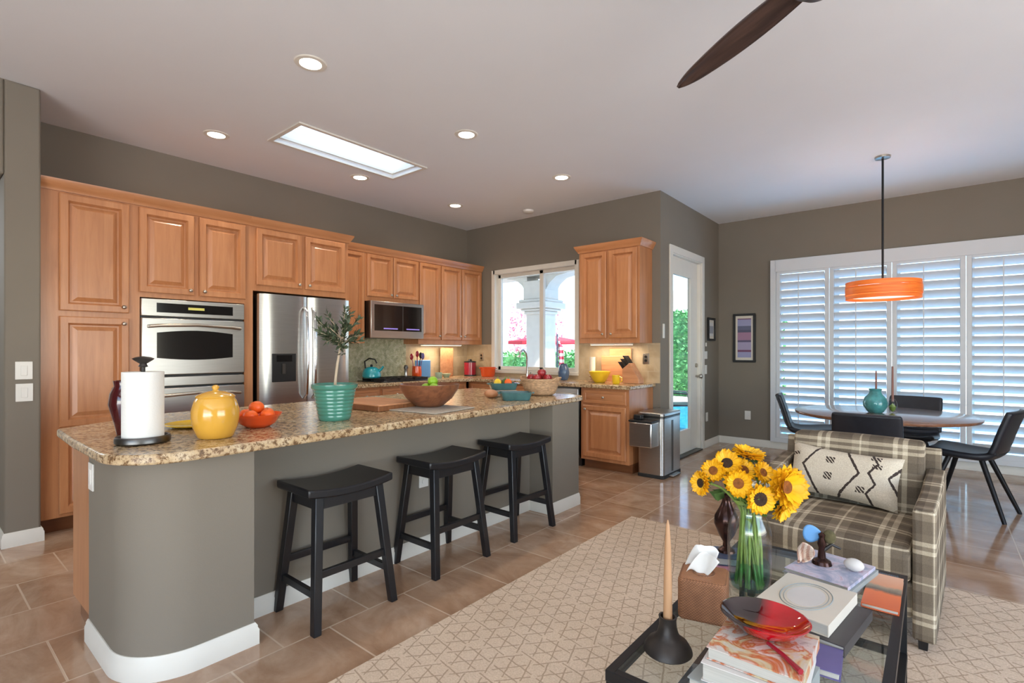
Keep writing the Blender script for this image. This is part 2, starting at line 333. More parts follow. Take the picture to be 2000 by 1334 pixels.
def mat_veneer():
    m, n, l, b = base_mat('orange_wood_veneer_shade')
    v = coords(n, l, (2, 2, 60)); f = noise(n, l, v, 1.2, 5, .6, .4)
    c = ramp(n, l, f, [(.25, rgb(196, 84, 28)), (.5, rgb(232, 116, 44)), (.8, rgb(246, 146, 70))])
    l.new(c, b.inputs['Base Color']); l.new(c, b.inputs['Emission Color']); b.inputs['Emission Strength'].default_value = .28; b.inputs['Roughness'].default_value = .5
    return m
MAT['veneer'] = mat_veneer()
def mat_cover(name, cols, scale=9, seed=0):
    m, n, l, b = base_mat(name); v = coords(n, l, (1, 1, 1)); n0 = noise(n, l, v, scale, 4, .6, 1.2)
    k = len(cols); l.new(ramp(n, l, n0, [(.28 + .44 * i / max(1, k - 1), c) for i, c in enumerate(cols)]), b.inputs['Base Color'])
    b.inputs['Roughness'].default_value = .35; return m
MAT['cov_food'] = mat_cover('cookbook_cover', [rgb(120, 96, 80), rgb(204, 196, 190), rgb(212, 204, 196), rgb(196, 104, 56), rgb(206, 190, 150), rgb(204, 198, 190), rgb(110, 50, 40)], 11)
MAT['cov_mag'] = mat_cover('magazine_cover', [rgb(168, 90, 110), rgb(206, 200, 216), rgb(150, 160, 186), rgb(224, 222, 226)], 12)
MAT['cov_grey'] = pm('grey_cloth_cover', rgb(150, 156, 154), .6, var=.08)
MAT['cov_white'] = pm('off_white_cover', rgb(212, 208, 204), .5, var=.04)
MAT['cov_dark'] = pm('charcoal_cover', rgb(66, 62, 62), .5, var=.15)
MAT['cov_purple'] = pm('violet_cover', rgb(104, 96, 146), .5, var=.08)
MAT['cov_navy'] = pm('navy_cover', rgb(70, 84, 112), .4, var=.15)
MAT['cov_pink'] = pm('pink_cover', rgb(198, 138, 158), .5, var=.06)
def mat_desert():
    m, n, l, b = base_mat('orange_desert_cover'); t = n.new('ShaderNodeTexCoord'); p = n.new('ShaderNodeSeparateXYZ'); l.new(t.outputs['Object'], p.inputs[0])
    f = math_n(n, l, 'ADD', math_n(n, l, 'MULTIPLY_ADD', p.outputs[1], 3.1, .42), math_n(n, l, 'MULTIPLY', noise(n, l, t.outputs['Object'], 40, 3), .12))
    l.new(ramp(n, l, f, [(.02, rgb(206, 96, 48)), (.40, rgb(226, 116, 62)), (.46, rgb(92, 86, 74)), (.56, rgb(150, 140, 120)), (.62, rgb(214, 150, 112)), (.9, rgb(226, 176, 146))]), b.inputs['Base Color'])
    b.inputs['Roughness'].default_value = .3; return m
MAT['cov_desert'] = mat_desert()
def mat_dish():
    m, n, l, b = base_mat('red_black_glass_dish'); t = n.new('ShaderNodeTexCoord'); p = n.new('ShaderNodeSeparateXYZ'); l.new(t.outputs['Object'], p.inputs[0])
    f = math_n(n, l, 'ADD', math_n(n, l, 'MULTIPLY', p.outputs[0], 4), .5)
    l.new(ramp(n, l, f, [(.38, rgb(34, 12, 14)), (.52, rgb(196, 10, 26)), (.9, rgb(170, 8, 22))]), b.inputs['Base Color'])
    b.inputs['Roughness'].default_value = .06; b.inputs['Coat Weight'].default_value = .8; return m
MAT['dish'] = mat_dish()
def mat_fan():
    m, n, l, b = base_mat('dark_walnut_fan_blade'); f = noise(n, l, coords(n, l, (1.2, 18, 18)), 2, 6, .6, .5)
    l.new(ramp(n, l, f, [(.3, rgb(44, 34, 34)), (.7, rgb(86, 66, 60))]), b.inputs['Base Color']); b.inputs['Roughness'].default_value = .28; b.inputs['Coat Weight'].default_value = .3; return m
MAT['fan'] = mat_fan()

# ------------------------------------------------------------------ mesh helpers
class M:
    def __init__(s): s.b = bmesh.new()
    def vs(s, pts): return [s.b.verts.new(p) for p in pts]
    def f(s, v):
        try: return s.b.faces.new(v)
        except ValueError: return None
    def box(s, x0, x1, y0, y1, z0, z1):
        v = s.vs([(x0, y0, z0), (x1, y0, z0), (x1, y1, z0), (x0, y1, z0), (x0, y0, z1), (x1, y0, z1), (x1, y1, z1), (x0, y1, z1)])
        for q in ((3, 2, 1, 0), (4, 5, 6, 7), (0, 1, 5, 4), (1, 2, 6, 5), (2, 3, 7, 6), (3, 0, 4, 7)): s.f([v[i] for i in q])
        return s
    def loft(s, rings, cap=True, closed=True):
        vv = [s.vs(r) for r in rings]; n = len(rings[0])
        for a, b in zip(vv, vv[1:]):
            for i in range(n if closed else n - 1):
                j = (i + 1) % n; s.f([a[i], a[j], b[j], b[i]])
        if cap and closed:
            s.f(list(reversed(vv[0]))); s.f(vv[-1])
        return s
    def lathe(s, prof, c=(0, 0, 0), seg=32, sx=1, sy=1, cap=True):
        rings = [[(c[0] + sx * r * math.cos(2 * PI * i / seg), c[1] + sy * r * math.sin(2 * PI * i / seg), c[2] + z) for i in range(seg)] for r, z in prof]
        return s.loft(rings, cap)
    def tube(s, pts, r, seg=10, cap=True):
        pts = [Vector(p) for p in pts]; n = len(pts); rr = r if isinstance(r, (list, tuple)) else [r] * n
        rings = []; prev = None
        for i, p in enumerate(pts):
            d = (pts[min(i + 1, n - 1)] - pts[max(i - 1, 0)]).normalized()
            if prev is None:
                a = Vector((0, 0, 1)) if abs(d.z) < .9 else Vector((1, 0, 0)); x = d.cross(a).normalized()
            else:
                x = (prev - d * prev.dot(d)).normalized()
            prev = x; y = d.cross(x)
            rings.append([tuple(p + (x * math.cos(2 * PI * k / seg) + y * math.sin(2 * PI * k / seg)) * rr[i]) for k in range(seg)])
        return s.loft(rings, cap)
    def bar(s, p0, p1, wx, wy, wx1=None, wy1=None):
        # square post between two points, horizontal section
        wx1 = wx1 or wx; wy1 = wy1 or wy
        r = []
        for p, a, b in ((p0, wx, wy), (p1, wx1, wy1)):
            r.append([(p[0] - a / 2, p[1] - b / 2, p[2]), (p[0] + a / 2, p[1] - b / 2, p[2]), (p[0] + a / 2, p[1] + b / 2, p[2]), (p[0] - a / 2, p[1] + b / 2, p[2])])
        return s.loft(r)
    def prism(s, poly, z0, z1):
        return s.loft([[(x, y, z0) for x, y in poly], [(x, y, z1) for x, y in poly]])
    def ext_x(s, poly, x0, x1):
        return s.loft([[(x0, y, z) for y, z in poly], [(x1, y, z) for y, z in poly]])
    def sphere(s, c, r, seg=16, rows=10):
        rx, ry, rz = r if isinstance(r, (tuple, list)) else (r, r, r)
        prof = [(math.sin(PI * (i + .02) / (rows + .04)), -math.cos(PI * (i + .02) / (rows + .04))) for i in range(rows + 1)]
        rings = [[(c[0] + rx * a * math.cos(2 * PI * k / seg), c[1] + ry * a * math.sin(2 * PI * k / seg), c[2] + rz * h) for k in range(seg)] for a, h in prof]
        return s.loft(rings)
    def ring(s, x0, x1, z0, z1, prof, y=0.0):
        # raised panel: prof = (inset, how far out towards -y)
        rings = [[(x0 + a, y - o, z0 + a), (x1 - a, y - o, z0 + a), (x1 - a, y - o, z1 - a), (x0 + a, y - o, z1 - a)] for a, o in prof]
        return s.loft(rings)
    def sweep(s, path, prof, closed=False):
        # prof (offset to the right of travel, z) swept along a plan path
        n = len(path); P = [Vector(p) for p in path]; rows = []
        for i in range(n):
            if closed: a, b = P[i - 1], P[(i + 1) % n]
            else: a, b = P[max(i - 1, 0)], P[min(i + 1, n - 1)]
            d1 = (P[i] - a).normalized() if (P[i] - a).length > 1e-6 else None
            d2 = (b - P[i]).normalized() if (b - P[i]).length > 1e-6 else None
            d1 = d1 or d2; d2 = d2 or d1
            n1 = Vector((d1.y, -d1.x)); n2 = Vector((d2.y, -d2.x)); m = (n1 + n2)
            m = m / max(.3, m.dot(n1)) if m.length > 1e-6 else n1
            rows.append([(P[i].x + m.x * o, P[i].y + m.y * o, z) for o, z in prof])
        if closed: rows.append(rows[0])
        return s.loft(rows, cap=not closed)
    def grid(s, fn, nu, nv):
        vv = [[s.b.verts.new(fn(i / nu, j / nv)) for j in range(nv + 1)] for i in range(nu + 1)]
        for i in range(nu):
            for j in range(nv): s.f([vv[i][j], vv[i + 1][j], vv[i + 1][j + 1], vv[i][j + 1]])
        return s
    def build(s, name, m, parent=None, bev=0, sub=0, solid=0, angle=38, flat=False, seg=2, loc=None, rz=0):
        bmesh.ops.remove_doubles(s.b, verts=s.b.verts, dist=1e-5)
        bmesh.ops.recalc_face_normals(s.b, faces=s.b.faces)
        me = bpy.data.meshes.new(name); s.b.to_mesh(me); s.b.free()
        me.materials.append(MAT[m] if isinstance(m, str) else m)
        if not flat:
            me.polygons.foreach_set('use_smooth', [True] * len(me.polygons)); me.set_sharp_from_angle(angle=R(angle))
        o = bpy.data.objects.new(name, me); C.objects.link(o)
        if parent is not None: o.parent = parent
        if loc: o.location = loc
        if rz: o.rotation_euler = (0, 0, rz)
        if solid:
            d = o.modifiers.new('thickness', 'SOLIDIFY'); d.thickness = solid; d.offset = 0
        if bev:
            d = o.modifiers.new('edge', 'BEVEL'); d.width = bev; d.segments = seg; d.limit_method = 'ANGLE'; d.angle_limit = R(40)
        if sub:
            d = o.modifiers.new('round', 'SUBSURF'); d.levels = sub; d.render_levels = sub
        return o
def tag(o, label, cat, group=None):
    o['label'] = label; o['category'] = cat
    if group: o['group'] = group
    return o
def thing(name, label, cat, loc=(0, 0, 0), rz=0, group=None):
    o = bpy.data.objects.new(name, None); C.objects.link(o); o.location = loc; o.rotation_euler = (0, 0, rz); o.empty_display_size = .1
    return tag(o, label, cat, group)
def struct(o): o['kind'] = 'structure'; return o
def kids(o): return [c for c in bpy.data.objects if c.parent == o]
def copy_tree(o, parent=None):
    c = o.copy(); C.objects.link(c); c.parent = parent
    for k in kids(o): copy_tree(k, c)
    return c
def dup(o, loc, rz, label, group=None):
    c = copy_tree(o); c.location = loc; c.rotation_euler = (0, 0, rz); c['label'] = label
    if group: c['group'] = group
    return c
# ================================================================== THE ROOM
XL, YB, XD, YR, XF, YF, H = -5.322, 5.391, -2.3355, 7.359, -4.655, .632, 3.05
XE, YS = 3.6, -3.5                      # east wall and the wall behind the camera
T = .15
struct(M().box(-6.6, XE + T, YS - T, YR + T, -.12, 0).build('floor', 'floor'))
m = M()                                  # ceiling with the skylight opening
sx0, sx1, sy0, sy1 = -4.275, -3.805, 2.02, 3.25
for q in ((-6.6, sx0, YS - T, YB + T), (sx1, XE + T, YS - T, YB + T), (sx0, sx1, YS - T, sy0), (sx0, sx1, sy1, YB + T), (XD - T, XE + T, YB + T, YR + T)):
    m.box(q[0], q[1], q[2], q[3], H, H + .12)
struct(m.build('ceiling', 'ceil'))
# skylight shaft
wn3 = struct(M().box(sx0 - .05, sx0, sy0 - .05, sy1 + .05, H + .12, H + .20).box(sx1, sx1 + .05, sy0 - .05, sy1 + .05, H + .12, H + .20)
             .box(sx0, sx1, sy0 - .05, sy0, H + .12, H + .20).box(sx0, sx1, sy1, sy1 + .05, H + .12, H + .20).build('window_3', 'white'))
m = M()
for e0, e1, z0, z1 in ((-.03, .004, H - .012, H), (0, .022, H + .03, H + .055)):
    m.box(sx0 + e0, sx0 + e1, sy0 + e0, sy1 - e0, z0, z1).box(sx1 - e1, sx1 - e0, sy0 + e0, sy1 - e0, z0, z1).box(sx0 + e1, sx1 - e1, sy0 + e0, sy0 + e1, z0, z1).box(sx0 + e1, sx1 - e1, sy1 - e1, sy1 - e0, z0, z1)
m.box((sx0 + sx1) / 2 - .012, (sx0 + sx1) / 2 + .012, sy0, sy1, H + .10, H + .13)
m.build('window_frame', 'white', wn3)
M().box(sx0, sx1, sy0, sy1, H + .135, H + .141).build('pane', 'frost', wn3)

struct(M().box(XL - T, XL, YF, YB + T, 0, H).build('wall_left', 'wall'))
# back wall with the sink window opening
wx0, wx1, wz0, wz1 = -4.80, -3.415, 1.0, 2.375
struct(M().box(XL, wx0, YB, YB + T, 0, H).box(wx1, XD - T, YB, YB + T, 0, H).box(wx0, wx1, YB, YB + T, 0, wz0).box(wx0, wx1, YB, YB + T, wz1, H).build('wall_back', 'wall'))
# wall with the patio door
dy0, dy1, dz1 = 5.70, 6.67, 2.42
struct(M().box(XD - T, XD, YB, dy0, 0, H).box(XD - T, XD, dy1, YR + T, 0, H).box(XD - T, XD, dy0, dy1, dz1, H).build('wall_patio', 'wall'))
# dining wall with the shuttered window
rx0, rx1, rz0, rz1 = -1.61, .93, .12, 2.40
struct(M().box(XD, rx0, YR, YR + T, 0, H).box(rx1, XE + T, YR, YR + T, 0, H).box(rx0, rx1, YR, YR + T, 0, rz0).box(rx0, rx1, YR, YR + T, rz1, H).build('wall_right', 'wall'))
# near left wall with its opening to the hall
struct(M().box(XL, XF, .455, YF, 0, H).box(XL, XF, -.75, .455, 2.43, H).box(XL, XF, YS, -.75, 0, H).build('wall_entry', 'wall', bev=.012))
struct(M().box(-6.75, -6.6, YS - T, 1.4, 0, H).box(-6.6, XL - T, .632, .78, 0, H).build('wall_hall', 'stucco'))
# far side: behind the camera, with a wide opening added for the fill lamp
gx0, gx1 = -1.6, 3.0
struct(M().box(-6.6, gx0, YS - T, YS, 0, H).box(gx1, XE + T, YS - T, YS, 0, H).box(gx0, gx1, YS - T, YS, 2.45, H).build('wall_front', 'wall'))
struct(M().box(XE, XE + T, YS, -.4, 0, H).box(XE, XE + T, 3.6, YR, 0, H).box(XE, XE + T, -.4, 3.6, 0, .15).box(XE, XE + T, -.4, 3.6, 2.45, H).build('wall_side', 'wall'))  # side opening added to let the fill lamp in

# baseboards
BP = [(0, 0), (.016, 0), (.016, .064), (.011, .074), (.011, .082), (.004, .094), (0, .094)]
def basebd(name, path): return struct(M().sweep(path, BP).build(name, 'white'))
basebd('baseboard_right', [(XD, YR), (rx0 - .05, YR)])
basebd('baseboard_patio', [(XD, dy1 + .085), (XD, YR)])
basebd('baseboard_patio_near', [(XD, YB), (XD, dy0 - .085)])
basebd('baseboard_entry', [(XF - .3, .455), (XF, .455), (XF, YF), (XF - .04, YF)])
basebd('baseboard_window', [(rx0 - .05, YR), (XE, YR)])

# ---------------------------------------------------------------- sink window
w1 = struct(M().box(wx0 - .03, wx0 + .03, YB - .012, YB + T, wz0, wz1 + .03).box(wx1 - .03, wx1 + .03, YB - .012, YB + T, wz0, wz1 + .03)
            .box(wx0, wx1, YB - .012, YB + T, wz1 - .03, wz1 + .03).box(wx0 - .03, wx1 + .03, YB - .03, YB + T, wz0 - .03, wz0 + .01).build('window_1', 'white', bev=.003))
m = M(); fy0, fy1 = YB + .07, YB + .12
for a, b in ((wx0 + .03, wx0 + .075), (wx1 - .075, wx1 - .03), (-4.045, -3.985)): m.box(a, b, fy0, fy1, wz0 + .01, wz1 - .03)
for a, b in ((wz0 + .01, wz0 + .06), (wz1 - .075, wz1 - .03)): m.box(wx0 + .03, wx1 - .03, fy0, fy1, a, b)
m.build('window_frame', 'white', w1, bev=.003)
M().box(wx0 + .05, -4.02, fy0 + .02, fy0 + .026, wz0 + .03, wz1 - .05).build('pane', 'pane', w1)
M().box(-4.01, wx1 - .05, fy0 + .032, fy0 + .038, wz0 + .03, wz1 - .05).build('pane', 'pane', w1)

# ---------------------------------------------------------------- patio door
dr = struct(M().box(XD - .085, XD - .045, dy0 + .02, dy0 + .15, .02, dz1 - .02).box(XD - .085, XD - .045, dy1 - .25, dy1 - .02, .02, dz1 - .02)
            .box(XD - .085, XD - .045, dy0 + .15, dy1 - .25, .02, .30).box(XD - .085, XD - .045, dy0 + .15, dy1 - .25, dz1 - .23, dz1 - .02).build('door_1', 'white', bev=.004))
M().box(XD - .068, XD - .062, dy0 + .14, dy1 - .24, .29, dz1 - .22).build('pane', 'pane', dr)
M().tube([(XD - .045, dy1 - .075, .95), (XD - .0, dy1 - .075, .95)], .013).sphere((XD + .02, dy1 - .075, .95), .03).build('door_knob', 'nickel', dr)
M().tube([(XD - .045, dy1 - .075, 1.09), (XD - .025, dy1 - .075, 1.09)], .026, 16).build('deadbolt', 'nickel', dr)
struct(M().box(XD - T, XD, dy0, dy0 + .02, 0, dz1).box(XD - T, XD, dy1 - .02, dy1, 0, dz1).box(XD - T, XD, dy0, dy1, dz1 - .02, dz1)
       .box(XD, XD + .018, dy0 - .075, dy0 + .008, 0, dz1 + .075).box(XD, XD + .018, dy1 - .008, dy1 + .075, 0, dz1 + .075).box(XD, XD + .018, dy0 + .008, dy1 - .008, dz1 - .008, dz1 + .075).build('trim_1', 'white', bev=.003))
struct(M().box(XD - T, XD + .03, dy0 + .02, dy1 - .02, 0, .018).build('trim_2', 'steel_d', bev=.004))

# ---------------------------------------------------------------- shuttered dining window
w2 = struct(M().box(rx0 - .055, rx0 + .012, YR - .045, YR + .01, rz0 - .03, rz1 + .058).box(rx1 - .012, rx1 + .055, YR - .045, YR + .01, rz0 - .03, rz1 + .058)
            .box(rx0, rx1, YR - .045, YR + .01, rz1 - .10, rz1 + .058).box(rx0, rx1, YR - .045, YR + .01, rz0 - .03, rz0 + .03).build('window_2', 'shutter', bev=.004))
m = M()
for x in (rx0, -.965, -.36, .28, rx1 - .05): m.box(x, x + .05, YR + .09, YR + .14, rz0, rz1)
m.box(rx0, rx1, YR + .09, YR + .14, rz0, rz0 + .06).box(rx0, rx1, YR + .09, YR + .14, rz1 - .06, rz1).build('window_frame', 'white', w2)
M().box(rx0 + .02, rx1 - .02, YR + .112, YR + .118, rz0 + .02, rz1 - .02).build('pane', 'pane', w2)
panels = [(-1.595, -1.005, 'leftmost white louvered shutter panel, beside the small framed art'), (-1.000, -.388, 'second white louvered shutter panel from the left, behind the orange lamp'),
          (-.383, .253, 'third white louvered shutter panel from the left, above the far dining chair'), (.258, .895, 'rightmost white louvered shutter panel, behind the dining chair at right')]
for x0, x1, lab in panels:
    t = thing('shutter_panel', lab, 'shutter', (x0, YR - .022, rz0 + .03), 0, 'plantation shutter panels of the dining window')
    W = x1 - x0; Z = rz1 - .10 - rz0 - .03
    fm = M(); s = .045
    fm.box(0, s, -.015, .015, 0, Z).box(W - s, W, -.015, .015, 0, Z).box(s, W - s, -.015, .015, 0, .055).box(s, W - s, -.015, .015, Z - .03, Z)
    fm.build('frame', 'shutter', t, bev=.003)
    lm = M(); n = 20; p = (Z - .085) / n; a = -R(47)
    for k in range(n):
        zc = .055 + p * (k + .5); cs, sn = math.cos(a), math.sin(a); hw = .058
        poly = []
        for u, v in ((-hw, 0), (-hw * .6, .0045), (0, .006), (hw * .6, .0045), (hw, 0), (hw * .6, -.0045), (0, -.006), (-hw * .6, -.0045)):
            poly.append((u * cs - v * sn + .008, zc + u * sn + v * cs))
        lm.ext_x(poly, s + .002, W - s - .002)
    lm.build('louvers', 'shutter', t)
    M().box(W * .44, W * .44 + .010, -.062, -.052, .09, Z - .06).build('tilt_rod', 'shutter', t)

# ---------------------------------------------------------------- recessed lights
def downlight(x, y, lab, e=22):
    t = thing('recessed_light', lab, 'ceiling light', (x, y, H), 0, 'recessed lights in the kitchen ceiling')
    M().lathe([(.062, -.003), (.066, -.007), (.090, -.006), (.096, -.0005)], seg=36, cap=False).build('trim_ring', 'white', t)
    M().lathe([(.0005, -.002), (.064, -.002), (.064, -.006), (.0005, -.007)], seg=30).build('lens', 'bulb', t)
    light('recessed_lamp', 'SPOT', (0, 0, -.03), e, (1, .86, .68), (0, 0, 0), t, spot_size=R(150), spot_blend=.9, shadow_soft_size=.05)
for x, y, lab in ((-2.955, 1.63, 'bright recessed light nearest the camera, over the island'), (-4.53, 1.68, 'recessed light over the pantry end of the cabinets'),
                  (-2.95, 2.98, 'recessed light right of the skylight, over the island'), (-4.52, 3.03, 'recessed light just below the skylight corner'),
                  (-4.505, 4.36, 'recessed light nearest the back corner of the kitchen'), (-2.935, 4.34, 'recessed light nearest the patio wall corner')):
    downlight(x, y, lab)
tag(M().lathe([(.0005, -.03), (.05, -.03), (.065, -.022), (.07, -.0005)], seg=30).build('smoke_detector', 'plate', loc=(-3.957, 5.106, H)), 'small round white ceiling disc near the back wall', 'smoke detector')

# ---------------------------------------------------------------- plates on the walls
def plate(x, y, z, face, label, kind='switch_plate', w=.075, h=.118, grp=None):
    t = thing(kind, label, {'switch_plate': 'light switch', 'outlet_plate': 'outlet', 'thermostat': 'thermostat', 'door_chime': 'door chime', 'control_panel': 'control panel'}[kind], (x, y, z), {'x': R(90), 'y': 0, '-y': 0}[face], grp)
    M().box(-w / 2, w / 2, -.007, 0, -h / 2, h / 2).build('cover', 'plate', t, bev=.002)
    if kind == 'switch_plate':
        k = max(1, round(w / .06))
        for i in range(k): M().box(-w / 2 + w * (i + .5) / k - .016, -w / 2 + w * (i + .5) / k + .016, -.011, -.006, -.033, .033).build('rocker', 'plate', t, bev=.002)
    elif kind == 'outlet_plate':
        for zz in (-.021, .021): M().lathe([(.0005, 0), (.016, 0), (.016, .003), (.0005, .003)], (0, 0, 0), 16).build('socket', 'plate', t).matrix_local = Matrix.Translation((0, -.007, zz)) @ Matrix.Rotation(R(90), 4, 'X')
    return t
plate(XF, .548, 1.152, 'x', 'upper white switch plate on the near left wall', w=.085)
plate(XF, .550, 1.006, 'x', 'lower white switch plate on the near left wall, under the other', w=.085)
plate(-1.952, YR, .406, 'y', 'white outlet low on the dining wall under the framed art', 'outlet_plate')
plate(XD, 6.87, .401, 'x', 'white outlet low on the wall right of the patio door', 'outlet_plate')
plate(XD, 6.83, 1.03, 'x', 'white switch plate right of the patio door knob', w=.075)
plate(XD, 6.83, 1.22, 'x', 'small white thermostat right of the patio door', 'thermostat', .10, .10)
plate(XD, 6.84, 1.36, 'x', 'tiny white sensor above the thermostat right of the patio door', 'door_chime', .035, .05)
plate(XD, 5.47, 1.50, 'x', 'slim white control panel left of the patio door casing', 'control_panel', .05, .16)

def picture(x, y, z, face, w, h, label, art, fw=.03):
    t = thing('picture_frame', label, 'framed picture', (x, y, z), {'x': R(90), 'y': 0}[face])
    M().box(-w / 2, w / 2, -.025, 0, 0, fw).box(-w / 2, w / 2, -.025, 0, h - fw, h).box(-w / 2, -w / 2 + fw, -.025, 0, fw, h - fw).box(w / 2 - fw, w / 2, -.025, 0, fw, h - fw).build('frame', 'black', t, bev=.003)
    M().box(-w / 2 + fw, w / 2 - fw, -.010, -.002, fw, h - fw).build('mat_board', 'cream', t)
    k = fw + .026
    M().box(-w / 2 + k, w / 2 - k, -.0125, -.010, k + .01, h - k - .01).build('print', art, t)
picture(-1.993, YR, 1.12, 'y', .285, .66, 'narrow black framed art with mauve and grey panels beside the shutters', 'art')
picture(XD, 7.02, 1.41, 'x', .27, .31, 'small black framed picture right of the patio door', 'art2')

# ================================================================== CABINETS
def door(parent, x0, x1, z0, z1, knob=None, name='door', m='maple', fr=.055):
    P = [(.004, 0), (.004, .006), (0, .006), (0, .020), (.006, .026), (fr - .008, .026), (fr, .012), (fr + .005, .003), (fr + .016, .003), (fr + .044, .019), (fr + .050, .019)]
    if name == 'drawer': P = [(0, 0), (0, .016), (.004, .020), (.030, .020), (.034, .015), (.044, .0185)]
    o = M().ring(x0, x1, z0, z1, P).build(name, m, parent, angle=25)
    if knob: M().tube([(knob[0], -.018, knob[1]), (knob[0], -.036, knob[1])], .006, 10).sphere((knob[0], -.043, knob[1]), (.015, .011, .015), 14, 8).build('knob', 'nickel', o)
    return o
CR = [(0, 2.405), (-.012, 2.405), (-.016, 2.42), (-.024, 2.43), (-.044, 2.465), (-.048, 2.482), (0, 2.482)]
def crown(parent, x0, x1, depth=None, left=False, right=False):
    # moulding along the front, returning along an exposed end
    prof = [(-y, z) for y, z in CR]
    path = [(x0, 0), (x1, 0)]
    if left: path.insert(0, (x0, depth))
    if right: path.append((x1, depth))
    return M().sweep(path, prof).build('crown_molding', 'maple_h', parent)
A90 = R(90)
XT = -4.741                              # tall cabinet fronts
DT = .575
# pantry
t = thing('pantry_cabinet', 'tall maple pantry cabinet with stacked raised panel doors, leftmost in the run', 'cabinet', (XT, .636, 0), A90)
M().box(0, .530, 0, DT, .11, 2.41).build('carcass', 'maple', t)
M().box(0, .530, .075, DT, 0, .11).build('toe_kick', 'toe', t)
door(t, .10, .503, 1.567, 2.392, (.468, 1.61)); door(t, .10, .503, .745, 1.527, (.468, 1.485)); door(t, .10, .503, .135, .715, (.468, .675))
crown(t, 0, .530)
# oven cabinet
t = thing('oven_cabinet', 'tall maple cabinet around the wall oven, two doors above it', 'cabinet', (XT, 1.166, 0), A90)
M().box(0, .866, .03, DT, .11, .77).box(0, .866, 0, DT, 1.70, 2.41).box(0, .045, 0, DT, .77, 1.70).box(.821, .866, 0, DT, .77, 1.70).box(0, .866, 0, .03, .11, .77).box(.045, .821, .56, DT, .77, 1.70).build('carcass', 'maple', t)
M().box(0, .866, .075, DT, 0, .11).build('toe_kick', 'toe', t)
door(t, .037, .418, 1.737, 2.392, (.385, 1.775)); door(t, .456, .826, 1.737, 2.392, (.49, 1.775))
door(t, .037, .826, .135, .74, None, 'drawer')
crown(t, 0, .866)
# fridge surround
t = thing('fridge_cabinet', 'maple two door cabinet over the fridge with side panel', 'cabinet', (XT, 2.032, 0), A90)
M().box(0, 1.0, 0, DT, 1.825, 2.41).box(0, .03, 0, DT, 0, 1.825).box(.97, 1.0, 0, DT, 0, 1.825).build('carcass', 'maple', t)
door(t, .055, .485, 1.878, 2.392, (.452, 1.915)); door(t, .521, .955, 1.878, 2.392, (.555, 1.915))
crown(t, 0, 1.0, .25, right=True)
# uppers on the left wall
XU = -5.021
def upper(y0, y1, z0, doors, label, **k):
    t = thing('upper_cabinet', label, 'cabinet', (XU, y0, 0), A90, 'maple wall cabinets')
    w_ = y1 - y0
    M().box(0, w_, 0, .295, z0, 2.41).build('carcass', 'maple', t)
    for a, b, kn in doors: door(t, a, b, z0 + .055, 2.392, kn, fr=.045)
    crown(t, 0, w_, **k); return t
upper(3.036, 3.425, 1.365, [(.02, .375, None)], 'narrow maple wall cabinet between fridge and microwave')
upper(3.425, 4.213, 1.852, [(.025, .383, (.35, 1.94)), (.393, .770, (.425, 1.94))], 'short maple two door wall cabinet above the microwave')
upper(4.213, 4.585, 1.365, [(.012, .358, (.33, 1.47))], 'tall maple wall cabinet just right of the microwave')
upper(4.585, 4.965, 1.365, [(.010, .372, (.34, 1.47))], 'second maple wall cabinet right of the microwave')
upper(4.965, 5.386, 1.365, [(.010, .385, (.04, 1.47))], 'corner maple wall cabinet beside the sink window')
# upper on the back wall
t = thing('upper_cabinet', 'maple two door wall cabinet between sink window and patio wall', 'cabinet', (-3.185, 5.075, 0), 0, 'maple wall cabinets')
M().box(0, .755, 0, .31, 1.365, 2.41).build('carcass', 'maple', t)
door(t, .03, .36, 1.42, 2.392, (.325, 1.465)); door(t, .395, .73, 1.42, 2.392, (.43, 1.465))
crown(t, 0, .755, .31, left=True, right=True)
# lower run, left wall
XB = -4.741
def basecab(x, y, rz, w_, cols, label, d=.58, extra=None):
    t = thing('base_cabinet', label, 'cabinet', (x, y, 0), rz, 'maple base cabinets')
    M().box(0, w_, 0, d, .10, .88).build('carcass', 'maple', t)
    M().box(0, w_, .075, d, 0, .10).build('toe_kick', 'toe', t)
    for a, b, side in cols:
        door(t, a, b, .715, .855, ((a + b) / 2, .785), 'drawer', 'maple_h')
        door(t, a, b, .135, .69, ((b - .035) if side else (a + .035), .65))
    return t
basecab(XB, 3.036, A90, .40, [(.02, .38, 1)], 'maple drawer base cabinet beside the fridge')
basecab(XB, 3.436, A90, .80, [(.02, .39, 1), (.41, .78, 0)], 'maple drawer base cabinet under the cooktop')
basecab(XB, 4.236, A90, .55, [(.02, .53, 1)], 'maple drawer base cabinet at the kitchen corner')
YBF = 4.811
basecab(-4.72, YBF, 0, 1.10, [(.05, .54, 1), (.56, 1.08, 0)], 'maple base cabinet below the sink window', .575)
basecab(-2.995, YBF, 0, .575, [(.035, .545, 0)], 'maple drawer and door base cabinet behind the steel trash can', .575)
t = thing('dishwasher', 'steel front dishwasher between sink and end base cabinet', 'dishwasher', (-3.615, YBF, 0))
M().box(0, .60, 0, .56, .10, .875).build('body', 'steel_d', t)
M().box(.005, .595, -.025, 0, .12, .86).build('door', 'steel', t, bev=.006)
M().box(.01, .59, .06, .5, 0, .10).build('toe_panel', 'black', t)
M().tube([(.05, -.05, .80), (.55, -.05, .80)], .011).tube([(.07, -.025, .80), (.07, -.05, .80)], .008).tube([(.53, -.025, .80), (.53, -.05, .80)], .008).build('handle', 'steel', t)
